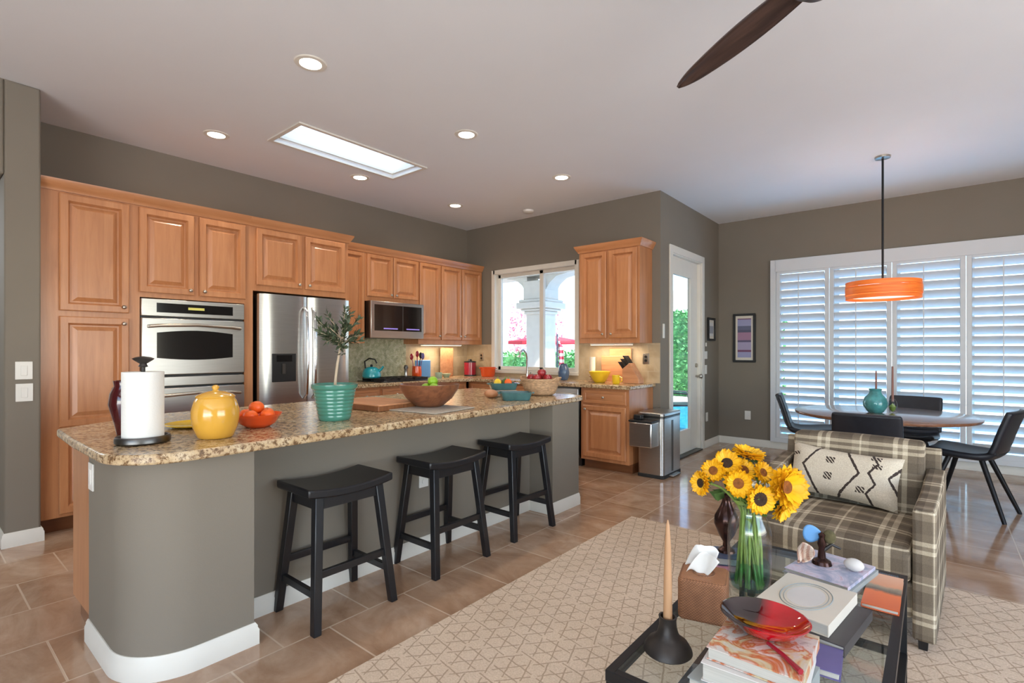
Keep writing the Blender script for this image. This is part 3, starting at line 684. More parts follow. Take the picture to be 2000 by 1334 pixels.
# worktop
tag(M().prism([(XL + .002, 3.034), (-4.695, 3.034), (-4.695, 4.55), (-4.60, 4.765), (-2.385, 4.765), (-2.385, YB - .002), (XL + .002, YB - .002)], .88, .92).build('kitchen_worktop', 'granite', bev=.008), 'speckled granite L shaped worktop along the back walls', 'worktop')
bs = struct(M().box(XL, XL + .010, 4.25, YB, .92, 1.365).box(XL + .01, wx0 - .032, YB - .010, YB, .92, 1.365).box(wx1 + .032, XD - .002, YB - .010, YB, .92, 1.365).box(wx0 - .032, wx1 + .032, YB - .010, YB, .92, wz0 - .032).build('trim_3', 'splash'))
bs['label'] = 'beige tile backsplash'
bs = struct(M().box(XL, XL + .010, 3.04, 4.25, .92, 1.45).build('trim_4', 'mosaic'))

# ---------------------------------------------------------------- appliances
t = thing('wall_oven', 'stainless double wall oven set into the maple cabinets', 'oven', (XT, 1.214, .785), A90)
M().box(0, .762, .0, .50, 0, .905).build('body', 'black', t)
M().box(0, .762, -.03, 0, .770, .905).build('control_panel', 'steel', t, bev=.004)
cp = M().box(.10, .665, -.033, -.028, .80, .875).build('display', 'bglass', t)
M().box(.32, .44, -.0345, -.032, .83, .85).build('digits', 'clock', cp)
def oven_door(z0, z1, win):
    d_ = M().box(.0, .762, -.035, 0, z0, z1).build('door', 'steel', t, bev=.006)
    if win:
        pts = []
        a, b, zb, zt = .10, .662, z0 + .135, z1 - .115
        for i in range(13): x = a + (b - a) * i / 12; pts.append((x, zb - .018 * math.sin(PI * i / 12)))
        for i in range(13): x = b - (b - a) * i / 12; pts.append((x, zt + .022 * math.sin(PI * i / 12)))
        M().loft([[(x, -.034, z) for x, z in pts], [(x, -.038, z) for x, z in pts]]).build('oven_window', 'bglass', d_)
    zz = z1 - .055
    M().tube([(.045, -.035, zz - .012), (.05, -.07, zz - .012), (.12, -.078, zz - .004), (.38, -.082, zz + .008), (.64, -.078, zz - .004), (.712, -.07, zz - .012), (.717, -.035, zz - .012)], .013, 12).build('handle', 'nickel', d_)
oven_door(.305, .755, True)
M().box(0, .762, -.03, 0, .215, .288).build('vent_strip', 'steel', t, bev=.004)
oven_door(.0, .200, False)

t = thing('refrigerator', 'stainless french door refrigerator with water dispenser', 'refrigerator', (-4.70, 2.080, .01), A90)
M().box(.005, .900, .0, .60, 0, 1.775).build('body', 'steel_d', t)
def fdoor(x0, x1, z0, z1):
    pts = []; n = 12
    for i in range(n + 1):
        u = -1 + 2 * i / n; pts.append((x0 + (x1 - x0) * i / n, -.075 + .03 * abs(u) ** 5))
    ring = [(x0, 0)] + pts + [(x1, 0)]
    return M().loft([[(x, y, z0) for x, y in ring], [(x, y, z1) for x, y in ring]]).build('door', 'steel', t, angle=60)
dl = fdoor(.0, .450, .72, 1.785); dr_ = fdoor(.455, .905, .72, 1.785); df = fdoor(.0, .905, .06, .712); df.name = 'freezer_drawer'
for d_, x in ((dl, .412), (dr_, .493)):
    M().tube([(x, -.07, 1.68), (x, -.115, 1.64), (x, -.135, 1.35), (x, -.135, 1.15), (x, -.115, .86), (x, -.07, .82)], .013, 12).build('handle', 'chrome', d_)
M().tube([(.07, -.07, .63), (.10, -.125, .63), (.80, -.125, .63), (.835, -.07, .63)], .013, 12).build('handle', 'chrome', df)
dp = M().box(.10, .325, -.080, -.06, .985, 1.245).build('dispenser', 'black', dl, bev=.004)
M().box(.14, .285, -.083, -.078, 1.17, 1.23).build('dispenser_panel', 'bglass', dp)
M().box(.185, .215, -.098, -.078, 1.06, 1.15).build('paddle', 'steel_d', dp)
M().box(.02, .885, -.02, .3, 0, .055).build('grille', 'black', t)

t = thing('microwave_oven', 'stainless over the range microwave with dark glass door', 'microwave', (-4.935, 3.435, 1.425), A90)
M().box(0, .772, 0, .385, 0, .425).build('body', 'steel_d', t)
md = M().box(0, .772, -.025, 0, .0, .425).build('door', 'steel', t, bev=.005)
M().box(.045, .735, -.028, -.023, .085, .385).build('door_glass', 'bglass', md)
M().box(.44, .452, -.0295, -.026, .085, .385).build('divider', 'steel_d', md)
for a in (.17, .50): M().box(a, a + .20, -.0295, -.027, .105, .118).build('display', 'violet', md)
t = thing('cooktop', 'black gas cooktop set in the worktop under the microwave', 'cooktop', (-4.98, 3.83, .92))
M().box(-.24, .24, -.37, .37, 0, .012).build('glass_plate', 'bglass', t, bev=.004)
for i, (gx, gy) in enumerate(((-.11, -.22), (.11, -.22), (-.11, .0), (.11, .0), (-.11, .22), (.11, .22))):
    g = M()
    for k in (-.09, .09): g.box(gx - .1, gx + .1, gy + k - .006, gy + k + .006, .03, .042)
    g.box(gx - .006, gx + .006, gy - .1, gy + .1, .03, .042).box(gx - .1, gx + .1, gy - .006, gy + .006, .03, .042)
    for k in (-.094, .094): g.box(gx + k - .006, gx + k + .006, gy - .1, gy + .1, .012, .042)
    g.build('grate', 'iron', t)
    if gx < 0: M().lathe([(.0005, .012), (.035, .012), (.035, .024), (.0005, .026)], (gx, gy, 0), 18).build('burner', 'black', t)
def strip(x, y, z, sx_, sy_, label, e):
    t = thing('under_cabinet_light', label, 'light', (x, y, z), 0, 'under cabinet lights')
    M().box(-sx_ / 2, sx_ / 2, -sy_ / 2, sy_ / 2, -.018, 0).build('housing', 'white', t)
    M().box(-sx_ / 2 + .005, sx_ / 2 - .005, -sy_ / 2 + .005, sy_ / 2 - .005, -.0215, -.018).build('lens', 'ustrip', t)
    light('under_cabinet_lamp', 'AREA', (0, 0, -.03), e, (1, .80, .55), (0, 0, 0), t, shape='RECTANGLE', size=sx_, size_y=sy_)
strip(-5.17, 4.75, 1.365, .06, .70, 'glowing light strip under the left wall cabinets', 3)
strip(-2.85, 5.22, 1.365, .52, .06, 'glowing light strip under the cabinet by the patio wall', 3)
# ================================================================== ISLAND
def arc(cx, cy, r, a0, a1, n=10): return [(cx + r * math.cos(R(a0 + (a1 - a0) * i / n)), cy + r * math.sin(R(a0 + (a1 - a0) * i / n))) for i in range(n + 1)]
t = thing('kitchen_island', 'long kitchen island with grey painted front and rounded near end', 'kitchen island', (0, 0, 0))
pier = [(-2.90, .552)] + arc(-2.535, .787, .235, -90, 0, 14) + [(-2.30, 1.006), (-2.526, 1.006), (-2.526, 3.275), (-2.30, 3.275), (-2.30, 3.655), (-2.90, 3.655)]
M().prism(pier, 0, .855).build('knee_wall', 'wall', t, angle=30)
M().prism([(-3.235, .556), (-2.90, .556), (-2.90, 3.64), (-3.62, 3.64), (-3.62, 1.02)], .10, .855).build('cabinet_body', 'maple', t)
M().prism([(-3.21, .58), (-2.90, .566), (-2.90, 3.60), (-3.55, 3.60), (-3.55, 1.06)], 0, .10).build('toe_kick', 'toe', t)
M().sweep([(-2.90, .552), (-2.88, .552)] + arc(-2.535, .787, .235, -90, 0, 14) + [(-2.30, 1.006), (-2.526, 1.006), (-2.526, 3.275), (-2.30, 3.275), (-2.30, 3.655)], BP).build('baseboard', 'white', t)
o = plate(-2.526, 2.16, .47, 'x', 'white outlet on the island front between the first two stools', 'outlet_plate')
plate(-2.84, .552, .735, '-y', 'white switch plate on the near rounded end of the island', w=.075)
top = [(-3.37, .515)] + [(-2.95, .498)] + arc(-2.47, .735, .238, -90, 0, 12) + [(-2.235, 1.0), (-2.25, 1.5), (-2.275, 2.4), (-2.29, 3.3), (-2.30, 3.62)] + arc(-2.44, 3.70, .13, 0, 90, 5) + [(-3.66, 3.83), (-3.70, 3.75), (-3.70, 1.05)]
tag(M().prism(top, .855, .895).build('island_worktop', 'granite', bev=.010, seg=3), 'speckled granite island worktop with rounded near corner', 'worktop')

# ================================================================== STOOLS
def make_stool(x, y, label):
    t = thing('bar_stool', label, 'stool', (x, y, 0), 0, 'black saddle seat bar stools at the island')
    def seat(u, v, top):
        xx = -.155 + .31 * u; yy = -.232 + .464 * v
        dip = .022 * (2 * v - 1) ** 2 - .004
        return (xx, yy, .618 + dip + (.018 if top else -.022))
    rings = []
    for j in range(13):
        v = j / 12; rings.append([seat(0, v, 0), seat(1, v, 0), seat(1, v, 1), seat(0, v, 1)])
    M().loft(rings).build('seat', 'bwood', t, bev=.008)
    P = {}
    for sx in (-1, 1):
        for sy in (-1, 1):
            b = (sx * .178, sy * .212, 0); a = (sx * .112, sy * .165, .605)
            M().bar(b, a, .038, .038, .042, .042).build('leg', 'bwood', t, bev=.004)
            P[sx, sy] = lambda z, b=b, a=a: tuple(b[i] + (a[i] - b[i]) * z / .605 for i in range(2)) + (z,)
    for sx in (-1, 1):
        p, q = P[sx, -1](.255), P[sx, 1](.255)
        M().box(p[0] - .011, p[0] + .011, p[1], q[1], .238, .272).build('stretcher', 'bwood', t, bev=.002)
        M().box(P[sx, -1](.58)[0] - .011, P[sx, -1](.58)[0] + .011, -.165, .165, .545, .60).build('apron', 'bwood', t)
    for sy in (-1, 1):
        p, q = P[-1, sy](.17), P[1, sy](.17)
        M().box(p[0], q[0], p[1] - .011, p[1] + .011, .153, .187).build('stretcher', 'bwood', t, bev=.002)
        M().box(-.11, .11, P[-1, sy](.58)[1] - .011, P[-1, sy](.58)[1] + .011, .545, .60).build('apron', 'bwood', t)
    return t
st = make_stool(-2.328, 1.423, 'black saddle seat bar stool nearest the rounded island end')
dup(st, (-2.337, 2.150, 0), 0, 'middle one of the three black saddle seat bar stools')
dup(st, (-2.345, 2.868, 0), R(-2), 'black saddle seat bar stool farthest along the island, nearest the trash can')

# ================================================================== THINGS ON THE ISLAND
ZI = .896
t = thing('paper_towel_holder', 'dark metal paper towel holder with tray base and wing nut top', 'paper towel holder', (-2.595, .675, ZI))
M().lathe([(.0005, 0), (.094, 0), (.100, .006), (.100, .022), (.095, .030), (.088, .030), (.084, .018), (.0005, .016)], seg=40).build('base', 'steel_d', t)
M().tube([(0, 0, .016), (0, 0, .335)], .008).build('post', 'iron', t)
M().lathe([(.008, .318), (.020, .322), (.014, .334), (.040, .350), (.046, .356), (.030, .362), (.0005, .366)], seg=20, sx=1.0, sy=.6).build('finial', 'iron', t).rotation_euler = (0, 0, R(38))
tag(M().lathe([(.020, 0), (.075, 0), (.075, .282), (.020, .282)], seg=40).lathe([(.020, 0), (.020, .282)], seg=20, cap=False).build('paper_towel_roll', 'paper', loc=(-2.595, .675, ZI + .0175)), 'white paper towel roll standing on the dark holder', 'paper towels')
t = thing('pitcher', 'dark red glass pitcher half hidden behind the paper towels', 'pitcher', (-2.91, .69, ZI))
M().lathe([(.0005, 0), (.036, 0), (.046, .05), (.068, .14), (.062, .19), (.046, .225), (.050, .25), (.046, .25), (.042, .225), (.0005, .21)], seg=28).build('body', 'wine', t)
M().tube([(-.045, -.02, .23), (-.08, -.03, .21), (-.088, -.03, .15), (-.06, -.02, .10)], .007).build('handle', 'wine', t)
t = thing('cookie_jar', 'round yellow ceramic cookie jar with knobbed lid', 'jar', (-2.495, .922, ZI))
M().lathe([(.0005, .0), (.070, 0), (.078, .006), (.096, .05), (.104, .095), (.103, .125), (.092, .162), (.080, .182), (.0005, .182)], seg=44, sx=.93, sy=.93).build('body', 'yellow', t)
M().lathe([(.084, .180), (.086, .185), (.076, .193), (.045, .204), (.016, .209), (.011, .214), (.016, .222), (.016, .228), (.010, .234), (.0005, .236)], seg=36, sx=.93, sy=.93).build('lid', 'yellow', t)
tag(M().lathe([(.0005, 0), (.10, 0), (.145, .013), (.146, .017), (.10, .006), (.0005, .005)], seg=36).build('plate', 'yellow2', loc=(-2.94, 1.00, ZI)), 'flat yellow plate behind the cookie jar', 'plate')
tag(M().lathe([(.0005, 0), (.055, 0), (.085, .022), (.112, .066), (.116, .068), (.110, .060), (.080, .026), (.0005, .008)], seg=40).build('bowl', 'orange', loc=(-2.665, 1.185, ZI)), 'small orange bowl heaped with mandarins', 'bowl')
proto = None
for i, (dx, dy, z, r, lab) in enumerate(((-.052, -.035, .058, .036, 'mandarin at the left of the orange bowl'), (.03, -.05, .060, .036, 'mandarin at the near side of the orange bowl'), (.062, .02, .064, .035, 'mandarin at the right of the orange bowl'),
                                   (-.02, .055, .060, .036, 'mandarin at the back of the orange bowl'), (-.012, -.002, .098, .037, 'topmost mandarin on the orange bowl heap'))):
    mm = M(); mm.sphere((0, 0, 0), (r, r, r * .88), 18, 10)
    k = tag(mm.build('mandarin', 'tang', loc=(-2.665 + dx, 1.185 + dy, ZI + z)), lab, 'mandarin', 'mandarins in the orange bowl')
    M().lathe([(.0005, r * .86), (.005, r * .88), (.004, r * .92), (.0005, r * .93)], seg=8).build('stem_button', 'fleaf', k)

t = thing('potted_olive_tree', 'little olive tree in a ribbed teal pot', 'potted plant', (-2.615, 1.588, ZI))
prof = [(.0005, 0), (.082, 0), (.086, .006)]
for k in range(8):
    z = .012 + k * .020; r = .086 + .030 * (z / .175); prof += [(r, z), (r + .0025, z + .010), (r + .001, z + .018)]
prof += [(.122, .176), (.126, .182), (.126, .200), (.119, .202), (.112, .185), (.0005, .175)]
M().lathe(prof, seg=44).build('pot', 'teal', t)
M().lathe([(.0005, .186), (.08, .182), (.112, .178)], seg=28, cap=False).build('soil', 'soil', t)
tm = M(); tr = [(0, 0, .17), (.004, .004, .24), (.012, .010, .32), (.026, .018, .40), (.034, .022, .46)]
tm.tube(tr, [.0085, .0075, .007, .006, .005], 8)
rnd = random.Random(3); br = []
for k in range(22):
    a = 2 * PI * k / 22 + rnd.uniform(-.3, .3); s0 = Vector(tr[3]).lerp(Vector(tr[4]), rnd.random()); 
    L = rnd.uniform(.07, .15); e = s0 + Vector((math.cos(a) * L * .85, math.sin(a) * L * .85, rnd.uniform(-.02, .15)))
    mid = (s0 + e) / 2 + Vector((0, 0, .018)); br.append((s0, mid, e)); tm.tube([s0, mid, e], [.003, .0022, .001], 5)
tm.build('trunk', 'bark', t)
lm = M()
def leaf(mm, p, d, L, W, nrm=None):
    d = d.normalized(); sd = d.cross(Vector((rnd.uniform(-1, 1), rnd.uniform(-1, 1), rnd.uniform(.2, 1)))).normalized(); up = d.cross(sd) * .15 * W
    a = mm.vs([tuple(p), tuple(p + d * L * .45 + sd * W + up), tuple(p + d * L), tuple(p + d * L * .45 - sd * W + up)])
    mm.f([a[0], a[1], a[2]]); mm.f([a[0], a[2], a[3]])
for s0, mid, e in br:
    for k in range(26):
        u = .2 + .8 * k / 25; p = s0.lerp(e, u) + Vector((0, 0, .012))
        d = (e - s0).normalized() + Vector((rnd.uniform(-1, 1), rnd.uniform(-1, 1), rnd.uniform(-.6, .9)))
        leaf(lm, p, d, rnd.uniform(.028, .046), rnd.uniform(.005, .009))
for k in range(16):
    leaf(lm, Vector((.028 + rnd.uniform(-.02, .02), .02 + rnd.uniform(-.02, .02), rnd.uniform(.37, .42))), Vector((rnd.uniform(-1, 1), rnd.uniform(-1, 1), rnd.uniform(-.3, .5))), .034, .006)
lm.build('foliage', 'leaf', t, flat=True)

t = thing('cutting_board', 'thick wooden cutting board lying beyond the teal pot', 'cutting board', (-2.98, 2.12, ZI), R(4))
M().box(-.26, .26, -.19, .19, .032, .042).build('top', 'board', t, bev=.004)
M().box(-.26, .26, -.19, .19, 0, .032).build('body', 'board_side', t, bev=.003)
tag(M().box(-.205, .205, -.205, .205, 0, .008).build('placemat', 'linen', bev=.003, loc=(-2.565, 2.265, ZI), rz=R(8)), 'square grey linen placemat under the wooden bowl', 'placemat')
tag(M().lathe([(.0005, 0), (.085, 0), (.10, .010), (.155, .055), (.195, .115), (.205, .150), (.198, .152), (.186, .118), (.145, .062), (.09, .022), (.0005, .018)], seg=52).build('bowl', 'walnut', loc=(-2.665, 2.335, ZI + .009)), 'large dark wooden bowl on the grey placemat', 'bowl')
for i, (dx, dy, z, lab) in enumerate(((-.05, -.05, .062, 'lime at the near left inside the wooden bowl'), (.06, .035, .064, 'lime at the right inside the wooden bowl'), (-.06, .06, .066, 'lime at the far left inside the wooden bowl'), (.035, -.055, .064, 'lime at the near right inside the wooden bowl'),
                                      (-.035, .0, .120, 'lime on the heap in the wooden bowl, left of the topmost'), (.045, .0, .124, 'lime on the heap in the wooden bowl, right of the topmost'), (.0, .03, .168, 'topmost lime, rising above the rim of the wooden bowl'))):
    tag(M().sphere((0, 0, 0), (.034, .038, .034), 16, 10).build('lime', 'lime', loc=(-2.665 + dx, 2.335 + dy, ZI + .009 + z)), lab, 'lime', 'limes in the wooden bowl')
# dishes at the far end
def bakedish(x, y, z, L, W, h, m_, label, rz=0):
    t = thing('baking_dish', label, 'dish', (x, y, z), rz)
    def rr(a, b, r): return [(px, py) for cx, cy, a0 in ((a - r, b - r, 0), (-a + r, b - r, 90), (-a + r, -b + r, 180), (a - r, -b + r, 270)) for px, py in arc(cx, cy, r, a0, a0 + 90, 4)]
    rings = [(rr(L * .42, W * .42, .03), 0), (rr(L * .5, W * .5, .035), h), (rr(L * .47, W * .47, .03), h), (rr(L * .40, W * .40, .025), .008)]
    M().loft([[(a, b, q) for a, b in p] for p, q in rings]).build('dish', m_, t)
    for s in (-1, 1): M().box(s * L * .5 - .018, s * L * .5 + .018, -.035, .035, h - .012, h).build('handle', m_, t, bev=.003)
    return t
bakedish(-2.545, 3.12, ZI, .25, .17, .062, 'dteal', 'dark teal baking dish at the far end of the island', R(48))
bakedish(-2.83, 3.30, ZI + .058, .24, .17, .055, 'dteal', 'second teal baking dish behind, raised on a folded towel', R(52))
tag(M().box(-.11, .11, -.085, .085, 0, .028).box(-.105, .105, -.08, .08, .028, .056).build('folded_towel', 'linen', bev=.010, loc=(-2.83, 3.30, ZI), rz=R(52)), 'folded grey towel under the raised teal dish', 'towel')
for dx, dy, m_, lab in ((-.045, -.02, 'yellow2', 'yellow pepper in the raised teal dish'), (.03, .03, 'tang', 'orange pepper in the raised teal dish'), (-.01, .04, 'fleaf', 'green pepper in the raised teal dish')):
    t = thing('bell_pepper', lab, 'pepper', (-2.83 + dx, 3.30 + dy, ZI + .068), 0, 'peppers in the teal dish')
    mm = M(); mm.grid(lambda u, v: ((.036 + .005 * math.cos(4 * 2 * PI * u)) * math.sin(PI * (.03 + .94 * v)) * math.cos(2 * PI * u), (.036 + .005 * math.cos(8 * PI * u)) * math.sin(PI * (.03 + .94 * v)) * math.sin(2 * PI * u), .04 - .04 * math.cos(PI * (.03 + .94 * v))), 24, 8)
    mm.build('body', m_, t); M().tube([(0, 0, .076), (.004, 0, .095)], .005, 6).build('stem', 'stem', t)
tag(M().sphere((0, 0, .034), (.062, .05, .036), 20, 10).build('bread_roll', 'board', loc=(-2.80, 3.115, ZI)), 'golden bread roll left of the teal dishes', 'bread')
t = thing('wicker_basket', 'wide round wicker basket of apples at the far island end', 'basket', (-2.665, 3.61, ZI))
prof = [(.0005, 0), (.105, 0), (.115, .006)]
for k in range(9): z = .012 + k * .013; r = .115 + .055 * (z / .13) ** .7; prof += [(r, z), (r + .005, z + .0065)]
prof += [(.178, .132), (.178, .145), (.164, .145), (.150, .10), (.10, .02), (.0005, .018)]
M().lathe(prof, seg=40).build('body', 'wicker', t)
for s, lab in ((-1, 0), (1, 0)): M().tube([(s * .168, -.05, .135), (s * .195, -.03, .155), (s * .195, .03, .155), (s * .168, .05, .135)], .007, 8).build('handle', 'wicker', t)
for dx, dy, z, lab in ((-.075, -.03, .145, 'red apple at the left of the wicker basket'), (.01, -.06, .147, 'red apple at the near side of the wicker basket'), (.08, .0, .146, 'red apple at the right of the wicker basket'), (-.01, .06, .145, 'red apple at the back of the wicker basket'), (.015, .0, .190, 'topmost red apple in the wicker basket')):
    t = thing('apple', lab, 'apple', (-2.665 + dx, 3.61 + dy, ZI + z), 0, 'apples in the wicker basket')
    M().lathe([(.004, -.030), (.018, -.035), (.034, -.018), (.040, .004), (.034, .024), (.018, .033), (.006, .028), (.0005, .024)], seg=20).build('body', 'apple', t)
    M().tube([(0, 0, .024), (.003, .002, .042)], .002, 5).build('stem', 'bark', t)

# ================================================================== THINGS ON THE KITCHEN WORKTOP
ZK = .921
t = thing('tea_kettle', 'turquoise enamel tea kettle on the cooktop', 'kettle', (-5.05, 3.54, ZK + .043), R(30))
M().lathe([(.0005, 0), (.095, 0), (.108, .015), (.108, .05), (.088, .10), (.05, .125), (.0005, .13)], seg=36).build('body', 'cyan', t)
M().lathe([(.012, .128), (.018, .140), (.012, .155), (.0005, .158)], seg=16).build('lid_knob', 'black', t)
M().tube([(.08, 0, .075), (.125, 0, .105), (.145, 0, .135)], [.020, .014, .011], 12).build('spout', 'cyan', t)
M().tube([(-.075, 0, .105), (-.085, 0, .19), (-.03, 0, .225), (.04, 0, .215), (.065, 0, .17)], .009, 10).build('handle', 'black', t)
t = thing('utensil_crock', 'tall orange crock of cooking utensils beside the cooktop', 'utensil holder', (-5.10, 4.255, ZK))
M().lathe([(.0005, 0), (.050, 0), (.058, .01), (.062, .08), (.056, .16), (.052, .16), (.056, .08), (.0005, .012)], seg=28).build('crock', 'orange', t)
for i, (dx, dy, L, m_, nm, lab) in enumerate(((-.02, -.02, .30, 'redcan', 'spatula', 'red spatula in the orange crock, leftmost'), (.005, .0, .33, 'redcan', 'spoon', 'tall red spoon in the middle of the orange crock'), (.02, .025, .31, 'cov_purple', 'spoon', 'purple spoon in the orange crock'), (-.01, .03, .32, 'black', 'ladle', 'black ladle in the orange crock, rightmost'))):
    b0 = Vector((-5.10 + dx * .5, 4.255 + dy * .5, ZK + .015)); d_ = Vector((dx * 1.6, dy * 2.4, .3)).normalized()
    t = thing(nm, lab, 'cooking utensil', tuple(b0), 0, 'utensils in the orange crock')
    M().tube([(0, 0, 0), tuple(d_ * (L - .07))], .006, 8).build('handle', m_, t)
    e = d_ * (L - .03); M().sphere(tuple(e), (.010, .028, .042), 14, 8).build('head', m_, t)
tag(M().box(-.012, .012, -.13, .13, 0, .235).build('board', 'sky', bev=.012, loc=(-5.20, 4.44, ZK), rz=0), 'light blue plastic board standing against the backsplash', 'cutting board')
tag(M().box(-.010, .010, -.12, .12, 0, .40).build('board', 'board', bev=.01, loc=(-5.255, 4.92, ZK)), 'pale wooden board standing under the light strip', 'cutting board')
tag(M().lathe([(.0005, 0), (.040, 0), (.046, .03), (.046, .075), (.042, .075), (.040, .01), (.0005, .008)], seg=24).build('cup', 'mint', loc=(-4.98, 4.52, ZK)), 'small pale green cup beside the orange crock', 'cup')
tag(M().lathe([(.0005, 0), (.034, 0), (.060, .045), (.064, .05), (.055, .045), (.0005, .008)], seg=24).build('bowl', 'mint', loc=(-5.06, 4.73, ZK)), 'small pale green bowl before the wooden board', 'bowl')
t = thing('pepper_mill', 'slim steel pepper mill left of the orange crock', 'pepper mill', (-5.16, 4.13, ZK))
M().lathe([(.0005, 0), (.030, 0), (.030, .02), (.022, .04), (.022, .10), (.028, .13), (.0005, .13)], seg=24).build('body', 'steel', t)
M().lathe([(.0005, .13), (.026, .13), (.028, .15), (.018, .175), (.0005, .18)], seg=24).build('cap', 'steel_d', t)
t = thing('canister', 'crimson canister with black lid and base at the corner', 'canister', (-5.09, 5.215, ZK))
M().lathe([(.0005, 0), (.088, 0), (.088, .018), (.0005, .018)], seg=30).build('base', 'black', t)
M().lathe([(.0005, .018), (.085, .018), (.085, .19), (.0005, .19)], seg=30).build('body', 'redcan', t)
M().lathe([(.0005, .19), (.086, .19), (.086, .205), (.03, .212), (.02, .235), (.0005, .238)], seg=30).build('lid', 'black', t)
t = thing('saucepan', 'orange enamel pot beside the sink window', 'pot', (-4.755, 5.225, ZK))
M().lathe([(.0005, 0), (.082, 0), (.094, .015), (.108, .125), (.113, .13), (.104, .125), (.088, .02), (.0005, .012)], seg=32).build('body', 'orange', t)
for s in (-1, 1): M().tube([(s * .103, -.03, .112), (s * .140, -.02, .116), (s * .140, .02, .116), (s * .103, .03, .112)], .007, 8).build('handle', 'orange', t)
t = thing('faucet', 'tall chrome kitchen faucet in front of the window mullion', 'faucet', (-4.09, 5.25, ZK))
M().lathe([(.0005, 0), (.030, 0), (.028, .012), (.018, .02), (.016, .06), (.0005, .06)], seg=20).build('base', 'chrome', t)
M().tube([(0, 0, .05), (0, 0, .26), (0, -.02, .33), (0, -.08, .37), (0, -.14, .34), (0, -.155, .27)], .013, 12).build('spout', 'chrome', t)
M().tube([(.016, 0, .045), (.07, -.01, .075)], .007, 8).build('lever', 'chrome', t)
tag(M().lathe([(.0005, 0), (.045, 0), (.062, .03), (.070, .09), (.060, .15), (.040, .19), (.044, .20), (.036, .19), (.0005, .17)], seg=28).build('vase', 'blue', loc=(-3.50, 5.22, ZK)), 'dusky blue ceramic vase on the worktop by the window', 'vase')
t = thing('pillar_candle_stand', 'ivory pillar candle on a small wooden stand left of the yellow bowl', 'candle', (-3.06, 5.16, ZK))
M().lathe([(.0005, 0), (.05, 0), (.046, .012), (.022, .024), (.024, .05), (.046, .062), (.046, .07), (.0005, .07)], seg=24).build('stand', 'wicker', t)
M().lathe([(.0005, .07), (.032, .07), (.032, .285), (.0005, .282)], seg=24).build('wax', 'ivory', t)
tag(M().lathe([(.0005, 0), (.055, 0), (.075, .02), (.115, .10), (.124, .125), (.116, .123), (.08, .03), (.0005, .012)], seg=36).build('bowl', 'yellow2', loc=(-2.92, 5.08, ZK)), 'bright yellow mixing bowl under the wall cabinet', 'bowl')
t = thing('mug', 'small yellow mug before the knife block', 'mug', (-2.665, 4.99, ZK))
M().lathe([(.0005, 0), (.034, 0), (.040, .01), (.044, .095), (.040, .095), (.036, .012), (.0005, .01)], seg=24).build('body', 'yellow2', t)
M().tube([(.040, .0, .078), (.068, 0, .07), (.068, 0, .03), (.040, 0, .02)], .006, 8).build('handle', 'yellow2', t)
t = thing('knife_block', 'slanted pale wooden knife block full of black handled knives', 'knife block', (-2.555, 5.18, ZK), R(-8))
blk = M(); poly = [(-.105, 0), (.10, 0), (.10, .05), (-.02, .225), (-.115, .155)]
blk.loft([[(x, -.05, z) for x, z in poly], [(x, .05, z) for x, z in poly]]).build('block', 'board', t, bev=.004)
for i in range(3):
    for j in range(3):
        p0 = Vector((-.020 - .038 * j - .010, -.032 + .032 * i, .205 - .025 * j)); d_ = Vector((-.60, 0, .80)).normalized()
        M().bar(tuple(p0), tuple(p0 + d_ * (.125 - .012 * j)), .018, .024, .026, .028).build('knife_handle', 'black', t, bev=.004)
for i, (bx, bz, bw, bh, lab) in enumerate(((-2.86, 0, .34, .30, 'wide wooden board leaning behind the yellow bowl'), (-2.80, 0, .28, .39, 'tall wooden board leaning rearmost under the light strip'))):
    tag(M().box(-bw / 2, bw / 2, -.009, .009, 0, bh).build('board', 'board', bev=.008, loc=(bx, 5.345 - .03 * (1 - i), ZK)), lab, 'cutting board', 'boards under the patio side cabinet')
plate(-2.50, YB - .010, 1.19, 'y', 'dark outlet on the backsplash above the knife block', 'outlet_plate', .075, .118)
plate(-5.02, YB - .010, 1.19, 'y', 'dark outlet on the corner backsplash above the orange pot', 'outlet_plate', .075, .118)
for p_ in [o for o in bpy.data.objects if o.get('label', '').startswith('dark outlet')]:
    for k in kids(p_):
        me = k.data.copy(); me.materials.clear(); me.materials.append(MAT['black'] if k.name.startswith('socket') else MAT['nickel']); k.data = me

# ================================================================== STEEL TRASH CAN
t = thing('trash_can', 'tall rectangular stainless step trash can by the patio door', 'trash can', (-2.215, 5.09, 0))
def rrect(a, b, r, n=5): return [(px, py) for cx, cy, a0 in ((a - r, b - r, 0), (-a + r, b - r, 90), (-a + r, -b + r, 180), (a - r, -b + r, 270)) for px, py in arc(cx, cy, r, a0, a0 + 90, n)]
def block(poly, z0, z1): return M().prism(poly, z0, z1)
block(rrect(.138, .230, .035), .035, .60).build('body', 'steel', t)
block(rrect(.144, .236, .037), 0, .035).build('base', 'rubber', t, bev=.004)
block(rrect(.140, .232, .036), .60, .617).build('rim', 'steel_d', t)
block(rrect(.141, .233, .036), .617, .655).build('lid', 'steel', t, bev=.008)
M().box(.139, .1415, -.02, .02, .05, .57).build('seam', 'steel_d', t)
M().box(.138, .19, -.10, .10, .012, .026).build('pedal', 'steel', t, bev=.006)
t = thing('caddy', 'small stainless caddy with black lip hooked on the trash can', 'caddy', (-2.235, 4.762, 0))
M().box(-.12, .12, -.09, .09, .33, .575).build('body', 'steel', t, bev=.012)
M().box(-.123, .123, -.093, .093, .575, .592).build('lip', 'black', t, bev=.003)
M().box(-.10, -.02, -.03, .04, .592, .64).build('latch', 'black', t, bev=.008)
